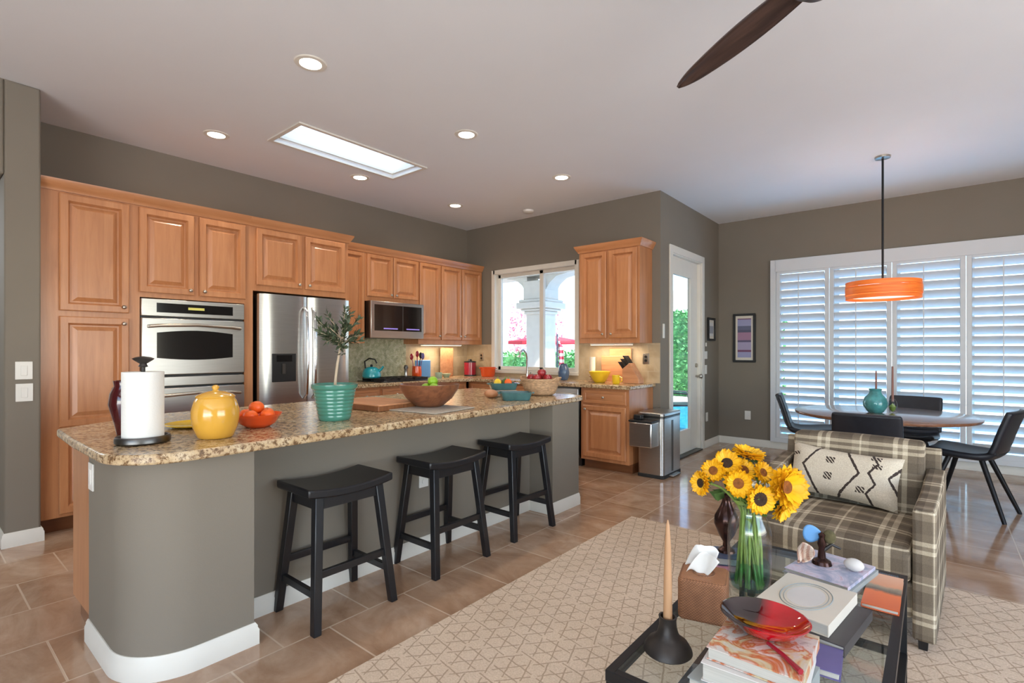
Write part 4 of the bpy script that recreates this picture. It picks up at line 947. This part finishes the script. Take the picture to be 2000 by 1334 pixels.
# ================================================================== DINING CORNER
TX, TY = -.355, 5.42
t = thing('dining_table', 'round brown wood dining table on a black pedestal', 'table', (TX, TY, 0))
M().lathe([(.0005, .715), (.62, .715), (.648, .722), (.655, .733), (.655, .742), (.650, .745), (.0005, .745)], seg=72).build('tabletop', 'tabletop', t)
M().tube([(0, 0, .02), (0, 0, .715)], .05, 24).build('column', 'bmetal', t)
for k in range(4):
    a = R(45 + 90 * k); M().bar((.04 * math.cos(a), .04 * math.sin(a), .06), (.40 * math.cos(a), .40 * math.sin(a), .015), .05, .05, .03, .03).build('foot', 'bmetal', t)
def make_chair(x, y, rz, label):
    t = thing('dining_chair', label, 'chair', (x, y, 0), rz, 'black leather dining chairs')
    # faces +x; shell = seat then curve up to the back
    sp = [(.235, .455), (.22, .470), (.12, .462), (0, .450), (-.10, .448), (-.165, .462), (-.205, .50)]
    bp = [(-.205, .50), (-.228, .56), (-.250, .64), (-.275, .72), (-.302, .80), (-.312, .825)]
    def shell(pr, wf):
        n = len(pr) - 1
        def fn(u, v):
            k = min(int(u * n), n - 1); f_ = u * n - k
            x_ = pr[k][0] + (pr[k + 1][0] - pr[k][0]) * f_; z_ = pr[k][1] + (pr[k + 1][1] - pr[k][1]) * f_
            w_ = wf(u); s = 2 * v - 1
            return (x_ + (.028 * s * s if wf is bw_ else 0), s * w_, z_ + (.030 * abs(s) ** 3 if wf is sw_ else 0))
        return fn
    sw_ = lambda u: .205 + .035 * math.sin(PI * min(1, u + .15)); bw_ = lambda u: .222 - .010 * u - .03 * max(0, u - .85)
    M().grid(shell(sp, sw_), 18, 12).build('seat', 'leather', t, solid=.048, bev=0, sub=1)
    M().grid(shell(bp, bw_), 15, 12).build('backrest', 'leather', t, solid=.042, sub=1)
    for sx, sy in ((1, 1), (1, -1), (-1, 1), (-1, -1)):
        M().tube([(sx * .245 - .02, sy * .215, 0), (sx * .10 - .01, sy * .10, .435)], [.014, .019], 10).build('leg', 'bmetal', t)
    M().box(-.13, .13, -.11, .11, .428, .440).build('seat_plate', 'bmetal', t)
    return t
ch = make_chair(.20, 5.50, R(164), 'black leather dining chair at the right, seen side on')
dup(ch, (-.385, 4.74, 0), R(90), 'black leather dining chair in front, back towards the plaid armchair')
dup(ch, (-.98, 6.0, 0), R(10), 'black leather dining chair at the left end of the shutters')
dup(ch, (-.20, 6.20, 0), R(-100), 'black leather dining chair on the far side of the table')
ZT = .746
tag(M().lathe([(.0005, 0), (.050, 0), (.060, .008), (.088, .055), (.092, .085), (.080, .125), (.050, .160), (.042, .185), (.050, .205), (.043, .203), (.036, .18), (.0005, .02)], seg=40).build('vase', 'tealv', loc=(-.40, 5.43, ZT)), 'round turquoise vase on the dining table', 'vase')
tag(M().tube([(0, 0, .02), (0, 0, .36)], [.010, .006], 10).build('taper_candle', 'brownwax', loc=(-.395, 5.435, ZT)), 'thin mauve taper candle standing in the turquoise vase', 'candle')
t = thing('candle_holder', 'little green glass candle holder beside the turquoise vase', 'candle holder', (-.285, 5.53, ZT))
M().lathe([(.0005, 0), (.036, 0), (.034, .008), (.020, .016), (.036, .05), (.030, .09), (.018, .115), (.012, .115), (.012, .095), (.0005, .09)], seg=24).build('glass', 'vglass', t)
M().lathe([(.0005, .004), (.018, .02), (.026, .05), (.0005, .08)], seg=16).build('filling', 'stem', t)
tag(M().tube([(0, 0, .095), (0, 0, .40)], [.010, .007], 10).build('taper_candle', 'brownwax', loc=(-.285, 5.53, ZT)), 'thin brown taper candle standing in the green glass holder', 'candle')
# pendant
t = thing('pendant_lamp', 'drum pendant lamp with orange wood veneer shade', 'pendant lamp', (-.368, 5.74, H))
M().lathe([(.0005, -.001), (.062, -.001), (.060, -.018), (.020, -.022), (.0005, -.022)], seg=32).build('canopy', 'nickel', t)
M().tube([(0, 0, -.02), (0, 0, -1.155)], .009, 10).build('stem', 'bmetal', t)
sh = M(); r = .288
for z0, z1, k in ((-1.298, -1.262, -.004), (-1.260, -1.185, 0), (-1.183, -1.140, -.003)):
    sh.lathe([(r + k, z0), (r + k, z1), (r + k - .005, z1), (r + k - .005, z0)], seg=72, cap=False)
sh.build('shade', 'veneer', t)
M().lathe([(.0005, -1.272), (r - .010, -1.272), (r - .010, -1.266), (.0005, -1.266)], seg=64).build('diffuser', 'diff', t)
mm = M()
for k in range(3): a = 2 * PI * k / 3; mm.tube([(0, 0, -1.155), (.284 * math.cos(a), .284 * math.sin(a), -1.155)], .004, 6)
mm.build('spider', 'bmetal', t)
light('pendant_bulb', 'POINT', (0, 0, -1.22), 7, (1, .82, .6), None, t, shadow_soft_size=.06)

# ================================================================== CEILING FAN
fx, fy, fz = -.343, 2.245, 2.70
t = thing('ceiling_fan', 'ceiling fan with dark carved wooden blades', 'ceiling fan', (fx, fy, 0))
M().lathe([(.0005, H - .001), (.07, H - .001), (.065, H - .05), (.015, H - .07), (.0005, H - .07)], seg=28).build('canopy', 'bmetal', t)
M().tube([(0, 0, H - .06), (0, 0, fz + .06)], .012, 12).build('downrod', 'bmetal', t)
M().lathe([(.0005, fz - .06), (.05, fz - .055), (.095, fz - .02), (.10, fz + .02), (.07, fz + .06), (.0005, fz + .07)], seg=32).build('motor', 'fan', t)
for k in range(3):
    def bl(u, v):
        s = .06 + .76 * u; tw = R(26 - 16 * u); wd = (.045 + .060 * math.sin(PI * min(1, .18 + u * .8)) ** 1.0) * (1 if u < .8 else math.sqrt(max(.02, 1 - ((u - .8) / .2) ** 2 * .96)))
        c_ = (v - .5) * wd * 1.15 - .018 * u; cz = .010 * math.sin(PI * v) + .03 * (1 - u) - .015
        return (s, c_ * math.cos(tw), fz + c_ * math.sin(tw) + cz)
    b_ = M().grid(bl, 26, 8).build('blade', 'fan', t, solid=.012); b_.rotation_euler = (0, 0, R(151 + 120 * k))

# ================================================================== LIVING CORNER
tag(M().box(-1.80, 1.90, -.6, 3.62, 0, .008).build('rug', 'rug'), 'large beige rug with brown stitched triangle lines', 'rug')
# armchair: x across, front towards -y
t = thing('armchair', 'square armchair in grey and cream plaid', 'armchair', (-.372, 3.14, .008), R(-3))
def padd(x0, x1, y0, y1, z0, z1, bulge=.0, nx=8, ny=8):
    b = M(); b.box(x0, x1, y0, y1, z0, z1)
    bmesh.ops.subdivide_edges(b.b, edges=b.b.edges[:], cuts=5, use_grid_fill=True)
    if bulge:
        for v in b.b.verts:
            u = (v.co.x - (x0 + x1) / 2) / ((x1 - x0) / 2); w_ = (v.co.y - (y0 + y1) / 2) / ((y1 - y0) / 2); q = (v.co.z - (z0 + z1) / 2) / ((z1 - z0) / 2)
            if abs(q) > .99: v.co.z += q * bulge * (1 - u * u) * (1 - w_ * w_)
            if abs(w_) > .99: v.co.y += w_ * bulge * (1 - u * u) * (1 - q * q)
    return b
AW = .395
padd(-AW + .08, AW - .08, -.335, .27, .12, .275).build('seat_deck', 'plaid', t, bev=.015)
padd(-AW + .085, AW - .085, -.365, .26, .278, .430, .022).build('seat_cushion', 'plaid', t, bev=.028, seg=4)
bk = padd(-AW + .085, AW - .085, .245, .385, .30, .785, .012)
for v in bk.b.verts: v.co.y += (v.co.z - .30) * .20
bk.build('back_cushion', 'plaid', t, bev=.030, seg=4)
bb = padd(-AW + .02, AW - .02, .385, .425, .12, .745)
for v in bb.b.verts: v.co.y += (v.co.z - .30) * .20
bb.build('back_panel', 'plaid', t, bev=.012)
for s in (-1, 1):
    a0, a1 = sorted((s * (AW - .080), s * AW))
    ar = padd(a0, a1, -.355, .44, .045, .600)
    for v in ar.b.verts:
        if v.co.z > .5: v.co.z += max(0, v.co.y) * .10
    ar.build('arm', 'plaid', t, bev=.016, seg=3)
for sx in (-1, 1):
    for sy in (-.31, .40): M().bar((sx * .35, sy, 0), (sx * .35, sy, .12), .03, .03, .045, .045).build('foot', 'bwood', t)
pl = M()
def pil(u, v, s):
    x_ = -.265 + .53 * u; z_ = .285 * v; e = (1 - (2 * u - 1) ** 6) * (1 - (2 * v - 1) ** 4)
    pin = .016 * math.sin(PI * u); pz = .014 * math.sin(PI * v)
    z2 = z_ + (pin if v < .5 else -pin) * abs(2 * v - 1); x2 = x_ + (pz if u < .5 else -pz) * abs(2 * u - 1)
    return (x2, s * .062 * e ** .6 if e > 0 else 0, z2)
pl.grid(lambda u, v: pil(u, v, -1), 26, 16); pl.grid(lambda u, v: pil(u, v, 1), 26, 16)
o = tag(pl.build('lumbar_pillow', 'pillow', loc=(-.41, 3.300, .466)), 'cream lumbar pillow with dark zigzags leaning on the plaid armchair', 'pillow')
o.rotation_euler = (R(-24), R(3), R(-6))

# coffee table
CX0, CX1, CY0, CY1, CZ = -.668, -.078, 1.19, 2.40, .45
t = thing('coffee_table', 'glass topped coffee table with dark metal frame', 'coffee table', (0, 0, .008))
fm = M(); q = .024; cz = CZ - .008
for z in (cz,):
    fm.box(CX0, CX0 + q, CY0, CY1, z - .03, z).box(CX1 - q, CX1, CY0, CY1, z - .03, z).box(CX0 + q, CX1 - q, CY0, CY0 + q, z - .03, z).box(CX0 + q, CX1 - q, CY1 - q, CY1, z - .03, z)
fm.build('top_frame', 'bmetal', t, bev=.002)
for x, y in ((CX0, CY0), (CX1 - q, CY0), (CX0, CY1 - q), (CX1 - q, CY1 - q)): M().box(x + .002, x + q - .002, y + .002, y + q - .002, 0, cz - .03).build('leg', 'bmetal', t)
fm = M(); z = .16
fm.box(CX0, CX0 + q, CY0 + q, CY1 - q, z - .025, z).box(CX1 - q, CX1, CY0 + q, CY1 - q, z - .025, z).box(CX0 + q, CX1 - q, CY0, CY0 + q, z - .025, z).box(CX0 + q, CX1 - q, CY1 - q, CY1, z - .025, z)
fm.build('shelf_frame', 'bmetal', t, bev=.002)
M().box(CX0 + q + .001, CX1 - q - .001, CY0 + q + .001, CY1 - q - .001, cz - .010, cz - .001).build('glass_top', 'tglass', t)
M().box(CX0 + q + .001, CX1 - q - .001, CY0 + q + .001, CY1 - q - .001, z - .010, z - .002).build('glass_shelf', 'tglass', t)
ZC = CZ + .0005
def book(x, y, z, w_, d_, h, cover, label, rz=0, spine='x-', pages='pages', grp=None, name='book', ct=.0025):
    t = thing(name, label, 'book', (x, y, z), rz, grp)
    M().box(-w_ / 2, w_ / 2, -d_ / 2, d_ / 2, h - ct, h).box(-w_ / 2, w_ / 2, -d_ / 2, d_ / 2, 0, ct).box(-w_ / 2, -w_ / 2 + ct, -d_ / 2, d_ / 2, ct, h - ct).build('cover', cover, t)
    M().box(-w_ / 2 + ct, w_ / 2 - .004, -d_ / 2 + .004, d_ / 2 - .004, ct, h - ct).build('pages', pages, t)
    return t
# near stack
book(-.345, 1.360, ZC, .225, .265, .040, 'cov_grey', 'grey hardback at the bottom of the near book stack', R(176), grp='near book stack')
book(-.335, 1.372, ZC + .041, .215, .250, .044, 'cov_white', 'thick off white hardback in the middle of the near book stack', R(183), grp='near book stack')
book(-.327, 1.374, ZC + .086, .205, .225, .030, 'cov_food', 'cookbook with a food cover on top of the near book stack', R(180), grp='near book stack')
# second stack
book(-.276, 1.805, ZC, .215, .29, .030, 'cov_dark', 'charcoal book under the ornate cream book', R(172), grp='middle book stack')
t = book(-.312, 1.825, ZC + .031, .205, .285, .034, 'cream', 'cream book with an oval ornament on its cover', R(172), grp='middle book stack')
mm = M()
for a, b, w_ in ((.068, .105, .004), (.058, .092, .0025)):
    pts = [(a * math.cos(2 * PI * i / 40), b * math.sin(2 * PI * i / 40), .0345) for i in range(41)]; mm.tube(pts, w_ / 2, 4)
mm.build('oval_ornament', 'cov_grey', t)
mm = M(); mm.lathe([(.0005, .034), (.05, .034), (.05, .0346), (.0005, .0346)], seg=36, sx=1, sy=1.55).build('oval_panel', 'cov_white', t)
# far stack with the shell group
book(-.295, 2.185, ZC, .215, .285, .030, 'cov_grey', 'grey hardback under the magazine at the far table end', R(168), grp='far book stack')
book(-.297, 2.185, ZC + .031, .205, .270, .012, 'cov_mag', 'pastel magazine on the far grey hardback', R(168), grp='far book stack', name='magazine', ct=.001)
ZM = ZC + .0435
t = thing('seashell', 'pale pink ribbed seashell on the far magazine', 'shell', (-.375, 2.16, ZM), R(30))
sh = M()
sh.grid(lambda u, v: ((.012 + .050 * u) * math.cos(R(-70 + 140 * v)) * 1.0 - .03, .022 * math.sin(PI * u) * (1 + .18 * math.cos(22 * PI * v)) - .01, .004 + (.012 + .068 * u) * (math.sin(R(-70 + 140 * v)) * .5 + .5)), 12, 66)
sh.build('fan', mat_bands('pink_shell_bands', [(0, rgb(226, 206, 188)), (.5, rgb(198, 160, 140))], .018, 0), t, solid=.003)
t = thing('figurine', 'small bronze figurine with a blue butterfly wing on the far magazine', 'figurine', (-.325, 2.20, ZM))
M().lathe([(.0005, 0), (.034, 0), (.030, .012), (.014, .022), (.011, .06), (.016, .075), (.009, .095), (.012, .108), (.0005, .118)], seg=18).build('body', 'bronze', t)
M().tube([(.005, 0, .05), (.03, .01, .075), (.055, .03, .06)], [.008, .006, .004], 8).build('arm', 'iron', t)
M().grid(lambda u, v: (-.030 + .030 * u * math.cos(2 * PI * v), -.003 + .012 * u * math.cos(2 * PI * v), .105 + .026 * u * math.sin(2 * PI * v) * (1.2 - .4 * math.cos(2 * PI * v))), 4, 24).build('wing', 'sky', t, solid=.003)
M().sphere((.022, .015, .10), (.022, .018, .026), 14, 8).build('moss_ball', 'soil', t)
tag(M().sphere((0, 0, .022), (.032, .026, .022), 16, 8).build('pebble', 'cov_white', loc=(-.225, 2.20, ZM)), 'rounded white shell pebble on the far magazine', 'pebble')
book(-.137, 2.165, ZC, .100, .30, .014, 'cov_desert', 'slim book with an orange desert landscape cover at the right table edge', 0)
book(-.258, 1.580, ZC, .14, .13, .020, 'cov_purple', 'violet book lying between the near and middle stacks', R(4))
# dish
t = thing('shallow_dish', 'shallow red and black glass dish on the cookbook', 'dish', (-.338, 1.425, ZC + .117), R(10))
M().lathe([(.0005, .004), (.045, .004), (.055, .0), (.060, .002), (.085, .014), (.108, .034), (.113, .040), (.109, .041), (.080, .020), (.045, .010), (.0005, .009)], seg=56, sx=.94, sy=.84).build('glass', 'dish', t).rotation_euler = (0, 0, R(-10))
tag(M().tube([(0, 0, 0), (.04, -.03, 0), (.085, -.075, 0)], [.0045, .005, .007], 8).build('spoon', 'redcan', loc=(-.315, 1.36, ZC + .1225)), 'small red spoon lying under the glass dish edge', 'spoon')
# candlestick
t = thing('candlestick', 'dark iron candlestick with a wide domed foot', 'candle holder', (-.573, 1.372, ZC))
M().lathe([(.0005, 0), (.062, 0), (.066, .004), (.064, .012), (.054, .028), (.038, .038), (.029, .052), (.024, .070), (.023, .088), (.025, .098), (.020, .098), (.014, .084), (.0005, .08)], seg=40).build('body', 'iron', t)
tag(M().lathe([(.0005, 0), (.0125, 0), (.0115, .10), (.009, .21), (.005, .27), (.0015, .284), (.0005, .285)], seg=18).build('taper_candle', 'wax', loc=(-.573, 1.372, ZC + .0805)), 'tall tan taper candle standing in the dark candlestick', 'candle')
# tissue box
t = thing('tissue_box', 'brown woven tissue box cover', 'tissue box', (-.568, 1.645, ZC), R(14))
bx = M(); bx.prism(rrect(.072, .072, .018), 0, .128); bx.build('cover', 'dkwicker', t, bev=.010, seg=3)
M().lathe([(.028, .1275), (.034, .1275), (.034, .1305), (.028, .1305)], seg=24, cap=False).build('opening_ring', 'dkwicker', t)
ts = M()
def tis(u, v, s):
    w_ = .018 + .085 * v ** .8; x = (u - .5) * w_ - .012 * v * s; y = s * (.006 + .012 * v) + .010 * math.sin(7 * u + 2 * s) * (.3 + v)
    z = .118 + .100 * v * (1 - .25 * abs(2 * u - 1)) + .006 * math.sin(9 * u)
    if u < .35: z -= .075 * v * v * (.35 - u) / .35; x -= .012 * v * (.35 - u) / .35
    return (x, y, z)
ts.grid(lambda u, v: tis(u, v, 1), 24, 10); ts.grid(lambda u, v: tis(1 - u, v * .86, -1), 24, 10)
tag(ts.build('tissue', 'tissue', loc=(-.568, 1.645, ZC), solid=.0012), 'white tissue pulled up from the woven box', 'tissue')
# dark bronze vase on a little book
book(-.590, 2.02, ZC, .13, .15, .030, 'cov_pink', 'small pink book at the bottom of the pair under the bronze vase', R(196), grp='small books under the vase')
book(-.606, 2.045, ZC + .031, .105, .12, .028, 'cov_navy', 'little navy book on the pink one, under the bronze vase', R(205), grp='small books under the vase')
t = thing('vase', 'dark bronze vase with a slim neck behind the sunflowers', 'vase', (-.622, 2.052, ZC + .0595))
M().lathe([(.0005, 0), (.032, 0), (.030, .008), (.014, .020), (.012, .038), (.029, .066), (.045, .106), (.043, .136), (.026, .168), (.016, .192), (.015, .208), (.023, .222), (.018, .221), (.011, .196), (.0005, .18)], seg=36).build('body', 'bronze', t)

# glass vase and sunflowers
VX, VY = -.500, 1.905
t = thing('glass_vase', 'clear bluish glass vase holding the sunflowers', 'vase', (VX, VY, ZC))
M().lathe([(.0005, .001), (.060, .001), (.066, .008), (.070, .05), (.071, .20), (.066, .235), (.052, .262), (.048, .285), (.056, .315), (.0535, .315), (.0455, .286), (.0495, .262), (.063, .233), (.0665, .2), (.065, .05), (.060, .014), (.0005, .012)], seg=44).build('glass', 'vglass', t)
M().lathe([(.0005, .0135), (.058, .0145), (.0635, .05), (.0645, .10), (.0005, .10)], seg=36).build('water', glass('vase_water', (.62, .90, .94, 1), .6), t)
yaw = R(39.612)
def flower(px, py, pz, nx, ny, nz, r, dark, label, rows=3, petals=19, bloom=1.0, cen=.42):
    # stem runs from the vase floor up through the neck to the head
    t = thing('sunflower', label, 'sunflower', (VX, VY, ZC + .016), 0, 'sunflowers in the glass vase')
    head = Vector((px - VX, py - VY, pz - ZC - .016)); nrm = Vector((nx, ny, nz)).normalized()
    a0 = rnd.uniform(0, 2 * PI); ft = Vector((math.cos(a0) * .038, math.sin(a0) * .038, .004)); hd = Vector((head.x, head.y, 0)); hd = hd.normalized() * min(.022, hd.length) if hd.length > 0 else hd
    neck = Vector((hd.x, hd.y, .265))
    pts = [ft, ft.lerp(neck, .5), neck, neck.lerp(head, .5) + Vector((0, 0, .03)), head - nrm * .03, head - nrm * .008]
    P = []
    for i in range(len(pts) - 1):
        for k in range(4): P.append(pts[i].lerp(pts[i + 1], k / 4))
    P.append(pts[-1])
    for _ in range(2): P = [P[0]] + [(P[i - 1] + P[i] * 2 + P[i + 1]) / 4 for i in range(1, len(P) - 1)] + [P[-1]]
    M().tube(P, .0042, 7).build('stem', 'stem', t)
    sm = M()
    for k in range(2):     # leafy side shoots that fill the vase
        f2 = Vector((math.cos(a0 + 2 + k) * .045, math.sin(a0 + 2 + k) * .045, .004)); n2 = neck + Vector((rnd.uniform(-.012, .012), rnd.uniform(-.012, .012), 0))
        tp = n2 + Vector((n2.x * .8 + rnd.uniform(-.02, .02), n2.y * .8 + rnd.uniform(-.02, .02), rnd.uniform(.04, .07)))
        sm.tube([f2, f2.lerp(n2, .5) + Vector((rnd.uniform(-.006, .006), 0, 0)), n2, tp], [.0045, .0042, .0036, .002], 6)
        for z_ in (.2, .5, .8): leaf(sm, n2.lerp(tp, z_), Vector((rnd.uniform(-1, 1), rnd.uniform(-1, 1), .4)), rnd.uniform(.04, .06), .012)
    sm.build('side_shoot', 'stem', t)
    x_ = nrm.cross(Vector((0, 0, 1))); x_ = x_.normalized() if x_.length > .05 else Vector((1, 0, 0)); y_ = nrm.cross(x_)
    pm_ = M()
    for row in range(rows):
        for k in range(petals):
            a = 2 * PI * (k + .5 * row) / petals + rnd.uniform(-.09, .09); d = x_ * math.cos(a) + y_ * math.sin(a); sd = nrm.cross(d)
            L = r * rnd.uniform(.88, 1.08); lift = (.10 + .28 * row + rnd.uniform(-.1, .12)) * bloom; b0 = head + d * r * cen * .8 + nrm * .003 * row
            W_ = r * .165
            def pf(u, v, d=d, sd=sd, b0=b0, L=L, lift=lift, W_=W_):
                s = u * (L - r * cen * .8); wd = W_ * (math.sin(PI * min(1, .12 + .88 * u)) ** .7 + .05)
                return tuple(b0 + d * s * math.cos(lift) + nrm * (s * math.sin(lift) - .25 * lift * s * u) + sd * (v - .5) * 2 * wd + nrm * .004 * (abs(v - .5) * 2) ** 2)
            pm_.grid(pf, 5, 2)
    pm_.build('petals', 'petal', t)
    dm = M(); rr = []
    for q, h_ in ((1.0, -.006), (1.02, .003), (.85, .010), (.5, .012), (.2, .009), (.02, .008)):
        rr.append([tuple(head + (x_ * math.cos(2 * PI * i / 20) + y_ * math.sin(2 * PI * i / 20)) * r * cen * q + nrm * h_) for i in range(20)])
    dm.loft(rr).build('disc', 'disc' if dark else 'disc2', t)
    sp = M()
    for k in range(11):
        a = 2 * PI * k / 11; d = x_ * math.cos(a) + y_ * math.sin(a); leaf(sp, head + d * r * .2 - nrm * .006, d - nrm * .25, r * .62, r * .10)
    sp.build('sepals', 'fleaf', t)
    lf = M(); c_ = neck.lerp(head, .45)
    for k in range(2):
        d = Vector((rnd.uniform(-1, 1), rnd.uniform(-1, 1), rnd.uniform(-.4, .5))); leaf(lf, c_, d, rnd.uniform(.05, .075), .020)
    lf.build('leaf', 'fleaf', t)
fwd = Vector((-math.sin(yaw), math.cos(yaw), 0)); rgt = Vector((math.cos(yaw), math.sin(yaw), 0))
for sx_, sz_, dp, n_r, n_z, n_f, r, dark, lab, kw in (
    (-.178, .385, .0, -.9, .1, -.35, .040, True, 'sunflower leaning out lowest at the far left of the bunch', {}),
    (-.125, .422, .02, -.5, .35, -.7, .038, False, 'small sunflower at the upper left of the bunch', {}),
    (-.068, .445, .03, -.35, .55, -.7, .047, True, 'sunflower tilted up, left of the topmost one', {}),
    (-.060, .395, -.04, -.2, .15, -1, .044, False, 'sunflower with orange heart in the left middle of the bunch', {}),
    (-.005, .420, .03, 0, .5, -.8, .042, False, 'half hidden sunflower in the centre of the bunch', {}),
    (.002, .352, -.075, .05, .05, -1, .046, True, 'sunflower with a big dark centre facing the camera', {'cen': .52}),
    (.026, .470, .05, .15, .95, -.2, .050, True, 'topmost sunflower, seen from the side', {}),
    (.052, .420, .0, .3, .4, -.8, .036, False, 'small sunflower between the topmost and the big one', {}),
    (.112, .385, -.05, .30, .15, -1, .070, False, 'big fluffy double sunflower at the right of the bunch', {'rows': 4, 'petals': 20, 'cen': .34}),
    (.118, .315, -.03, .45, -.55, -.7, .052, True, 'drooping sunflower lowest at the right of the bunch', {})):
    p = Vector((VX, VY, ZC + sz_)) + rgt * (sx_ * .90 - .004) + fwd * dp - Vector((0, 0, .012)); nv = rgt * n_r + fwd * (-n_f * -1) + Vector((0, 0, n_z))
    flower(p.x, p.y, p.z, nv.x, nv.y, nv.z, r * 1.12, dark, lab, **kw)

# ================================================================== OUTSIDE
struct(M().box(-30, 14, YB + T + .001, 30, -.16, -.02).box(-30, -6.62, -12, YB + T, -.16, -.02).box(-6.6, 14, -14, YS - T - .001, -.16, -.02).box(XE + T + .001, 14, YS - T, YB + T, -.16, -.02).build('patio_ground', 'conc'))
struct(M().box(-30, 6, 16.0, 16.25, 0, 3.2).build('wall_garden', 'stucco'))
tag(M().box(-5.0, 6.0, 8.05, 12.4, -.02, -.012).build('swimming_pool', 'water'), 'turquoise pool water beyond the patio door', 'pool')
# patio column with capital and brackets, and its beam
COL = (-6.42, 8.72)
t = thing('patio_column', 'pale stucco patio column with stepped capital and arched brackets', 'column', (COL[0], COL[1], -.02))
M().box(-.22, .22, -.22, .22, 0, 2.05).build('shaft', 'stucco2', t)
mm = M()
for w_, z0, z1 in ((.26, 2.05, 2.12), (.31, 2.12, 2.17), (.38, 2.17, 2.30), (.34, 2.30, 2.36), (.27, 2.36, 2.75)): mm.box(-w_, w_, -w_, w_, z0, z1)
mm.build('capital', 'stucco2', t, bev=.02)
for s in (-1, 1):
    pr = [(s * .22, 2.36), (s * .27, 2.55), (s * .36, 2.68), (s * .52, 2.80), (s * .85, 2.86), (s * .22, 2.86)]
    M().loft([[(x, -.2, z) for x, z in pr], [(x, .2, z) for x, z in pr]]).build('bracket', 'stucco2', t)
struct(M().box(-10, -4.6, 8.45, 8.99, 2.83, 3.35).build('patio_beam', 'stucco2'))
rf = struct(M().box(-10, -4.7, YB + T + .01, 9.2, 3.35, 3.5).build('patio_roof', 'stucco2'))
# hedge seen through the door
def hedge(name, label, cx, cy, w_, d_, h, n, rz=0):
    mm = M(); r2 = random.Random(5)
    mm.box(-w_ / 2 + .08, w_ / 2 - .08, -d_ / 2 + .08, d_ / 2 - .08, 0, h - .08)
    for _ in range(n):
        fc = r2.random(); x = r2.uniform(-w_ / 2, w_ / 2); z = r2.uniform(.02, h); y = -d_ / 2
        if fc > .75: y = r2.uniform(-d_ / 2, d_ / 2); z = h
        elif fc > .6: x = w_ / 2 * (1 if r2.random() > .3 else -1); y = r2.uniform(-d_ / 2, d_ / 2)
        leaf(mm, Vector((x, y + r2.uniform(-.06, .06), z + r2.uniform(-.06, .04))), Vector((r2.uniform(-1, 1), r2.uniform(-1.2, .4), r2.uniform(-.4, 1))), r2.uniform(.10, .2), r2.uniform(.03, .05))
    return tag(mm.build(name, 'hedge', flat=True, loc=(cx, cy, -.02), rz=rz), label, 'hedge')
hedge('hedge', 'tall clipped green hedge seen through the patio door', -4.9, 14.6, 3.6, .9, 2.35, 2600)
hedge('shrub', 'green shrubs under the red umbrella outside the sink window', -10.2, 13.6, 4.2, .9, 1.15, 1500)
def umbrella(x, y, label):
    t = thing('patio_umbrella', label, 'umbrella', (x, y, -.02))
    M().tube([(0, 0, 0), (0, 0, 1.72)], .025, 10).build('pole', 'bwood', t)
    M().lathe([(.0005, 1.74), (.55, 1.64), (1.05, 1.55), (1.05, 1.47), (1.03, 1.47), (1.03, 1.53), (.54, 1.61), (.0005, 1.70)], seg=8).build('canopy', 'red', t, flat=True)
    M().lathe([(.0005, 0), (.24, 0), (.24, .06), (.0005, .1)], seg=20).build('base', 'iron', t)
    return t
umbrella(-8.30, 11.5, 'red patio umbrella behind the column outside the sink window')
vn = M(); r3 = random.Random(9)
for k in range(700):
    x = -13.2 + r3.random() ** 1.3 * 2.6; z = r3.uniform(.6, 3.1)
    leaf(vn, Vector((x, 15.93 - r3.random() * .1, z)), Vector((r3.uniform(-1, 1), r3.uniform(-.8, 0), r3.uniform(-1, .6))), r3.uniform(.08, .16), r3.uniform(.03, .05))
tag(vn.build('flowering_vine', 'pinkl', flat=True), 'sparse pink flowering vine on the white garden wall', 'vine')
t = thing('hanging_flag', 'red and white striped flag drooping on a pole outside the sink window', 'flag', (-4.27, 6.20, -.02))
M().tube([(0, 0, 0), (0, 0, 1.54)], .012, 8).build('pole', 'cov_navy', t)
M().lathe([(.0005, 0), (.16, 0), (.16, .03), (.02, .06), (.0005, .06)], seg=20).build('stand', 'iron', t)
M().grid(lambda u_, v: (.012 + .15 * u_ * (.55 + .45 * v), .022 * math.sin(9 * u_ + 2 * v), 1.50 - .16 * u_ - .60 * v), 18, 16).build('cloth', 'flag', t, solid=.004)
t = thing('patio_chair', 'curved dark metal patio chair outside the patio door', 'chair', (-3.3, 8.25, -.02), R(30))
for s in (-.24, .24):
    M().tube([(.25, s, 0), (.25, s, .42), (.2, s, .60), (-.18, s, .62), (-.30, s, .88)], .014, 8).build('side_rail', 'steel_d', t)
    M().tube([(-.30, s, 0), (-.18, s, .40), (.25, s, .42)], .014, 8).build('rear_leg', 'steel_d', t)
M().box(-.2, .25, -.24, .24, .405, .425).build('seat', 'steel_d', t)
M().loft([[(-.18, -.23, .45), (-.165, -.23, .45), (-.165, .23, .45), (-.18, .23, .45)], [(-.30, -.23, .88), (-.285, -.23, .88), (-.285, .23, .88), (-.30, .23, .88)]]).build('back', 'steel_d', t)
# unseen window frames, added around the openings for the fill lamps
struct(M().box(gx0, gx0 + .06, YS - .1, YS - .05, 0, 2.45).box(gx1 - .06, gx1, YS - .1, YS - .05, 0, 2.45).box(.67, .73, YS - .1, YS - .05, 0, 2.45).box(gx0, gx1, YS - .1, YS - .05, 2.39, 2.45).build('added_window_rear', 'white'))
struct(M().box(XE + .05, XE + .1, -.4, -.34, .15, 2.45).box(XE + .05, XE + .1, 3.54, 3.6, .15, 2.45).box(XE + .05, XE + .1, 1.57, 1.63, .15, 2.45).box(XE + .05, XE + .1, -.4, 3.6, 2.39, 2.45).build('added_window_side', 'white'))
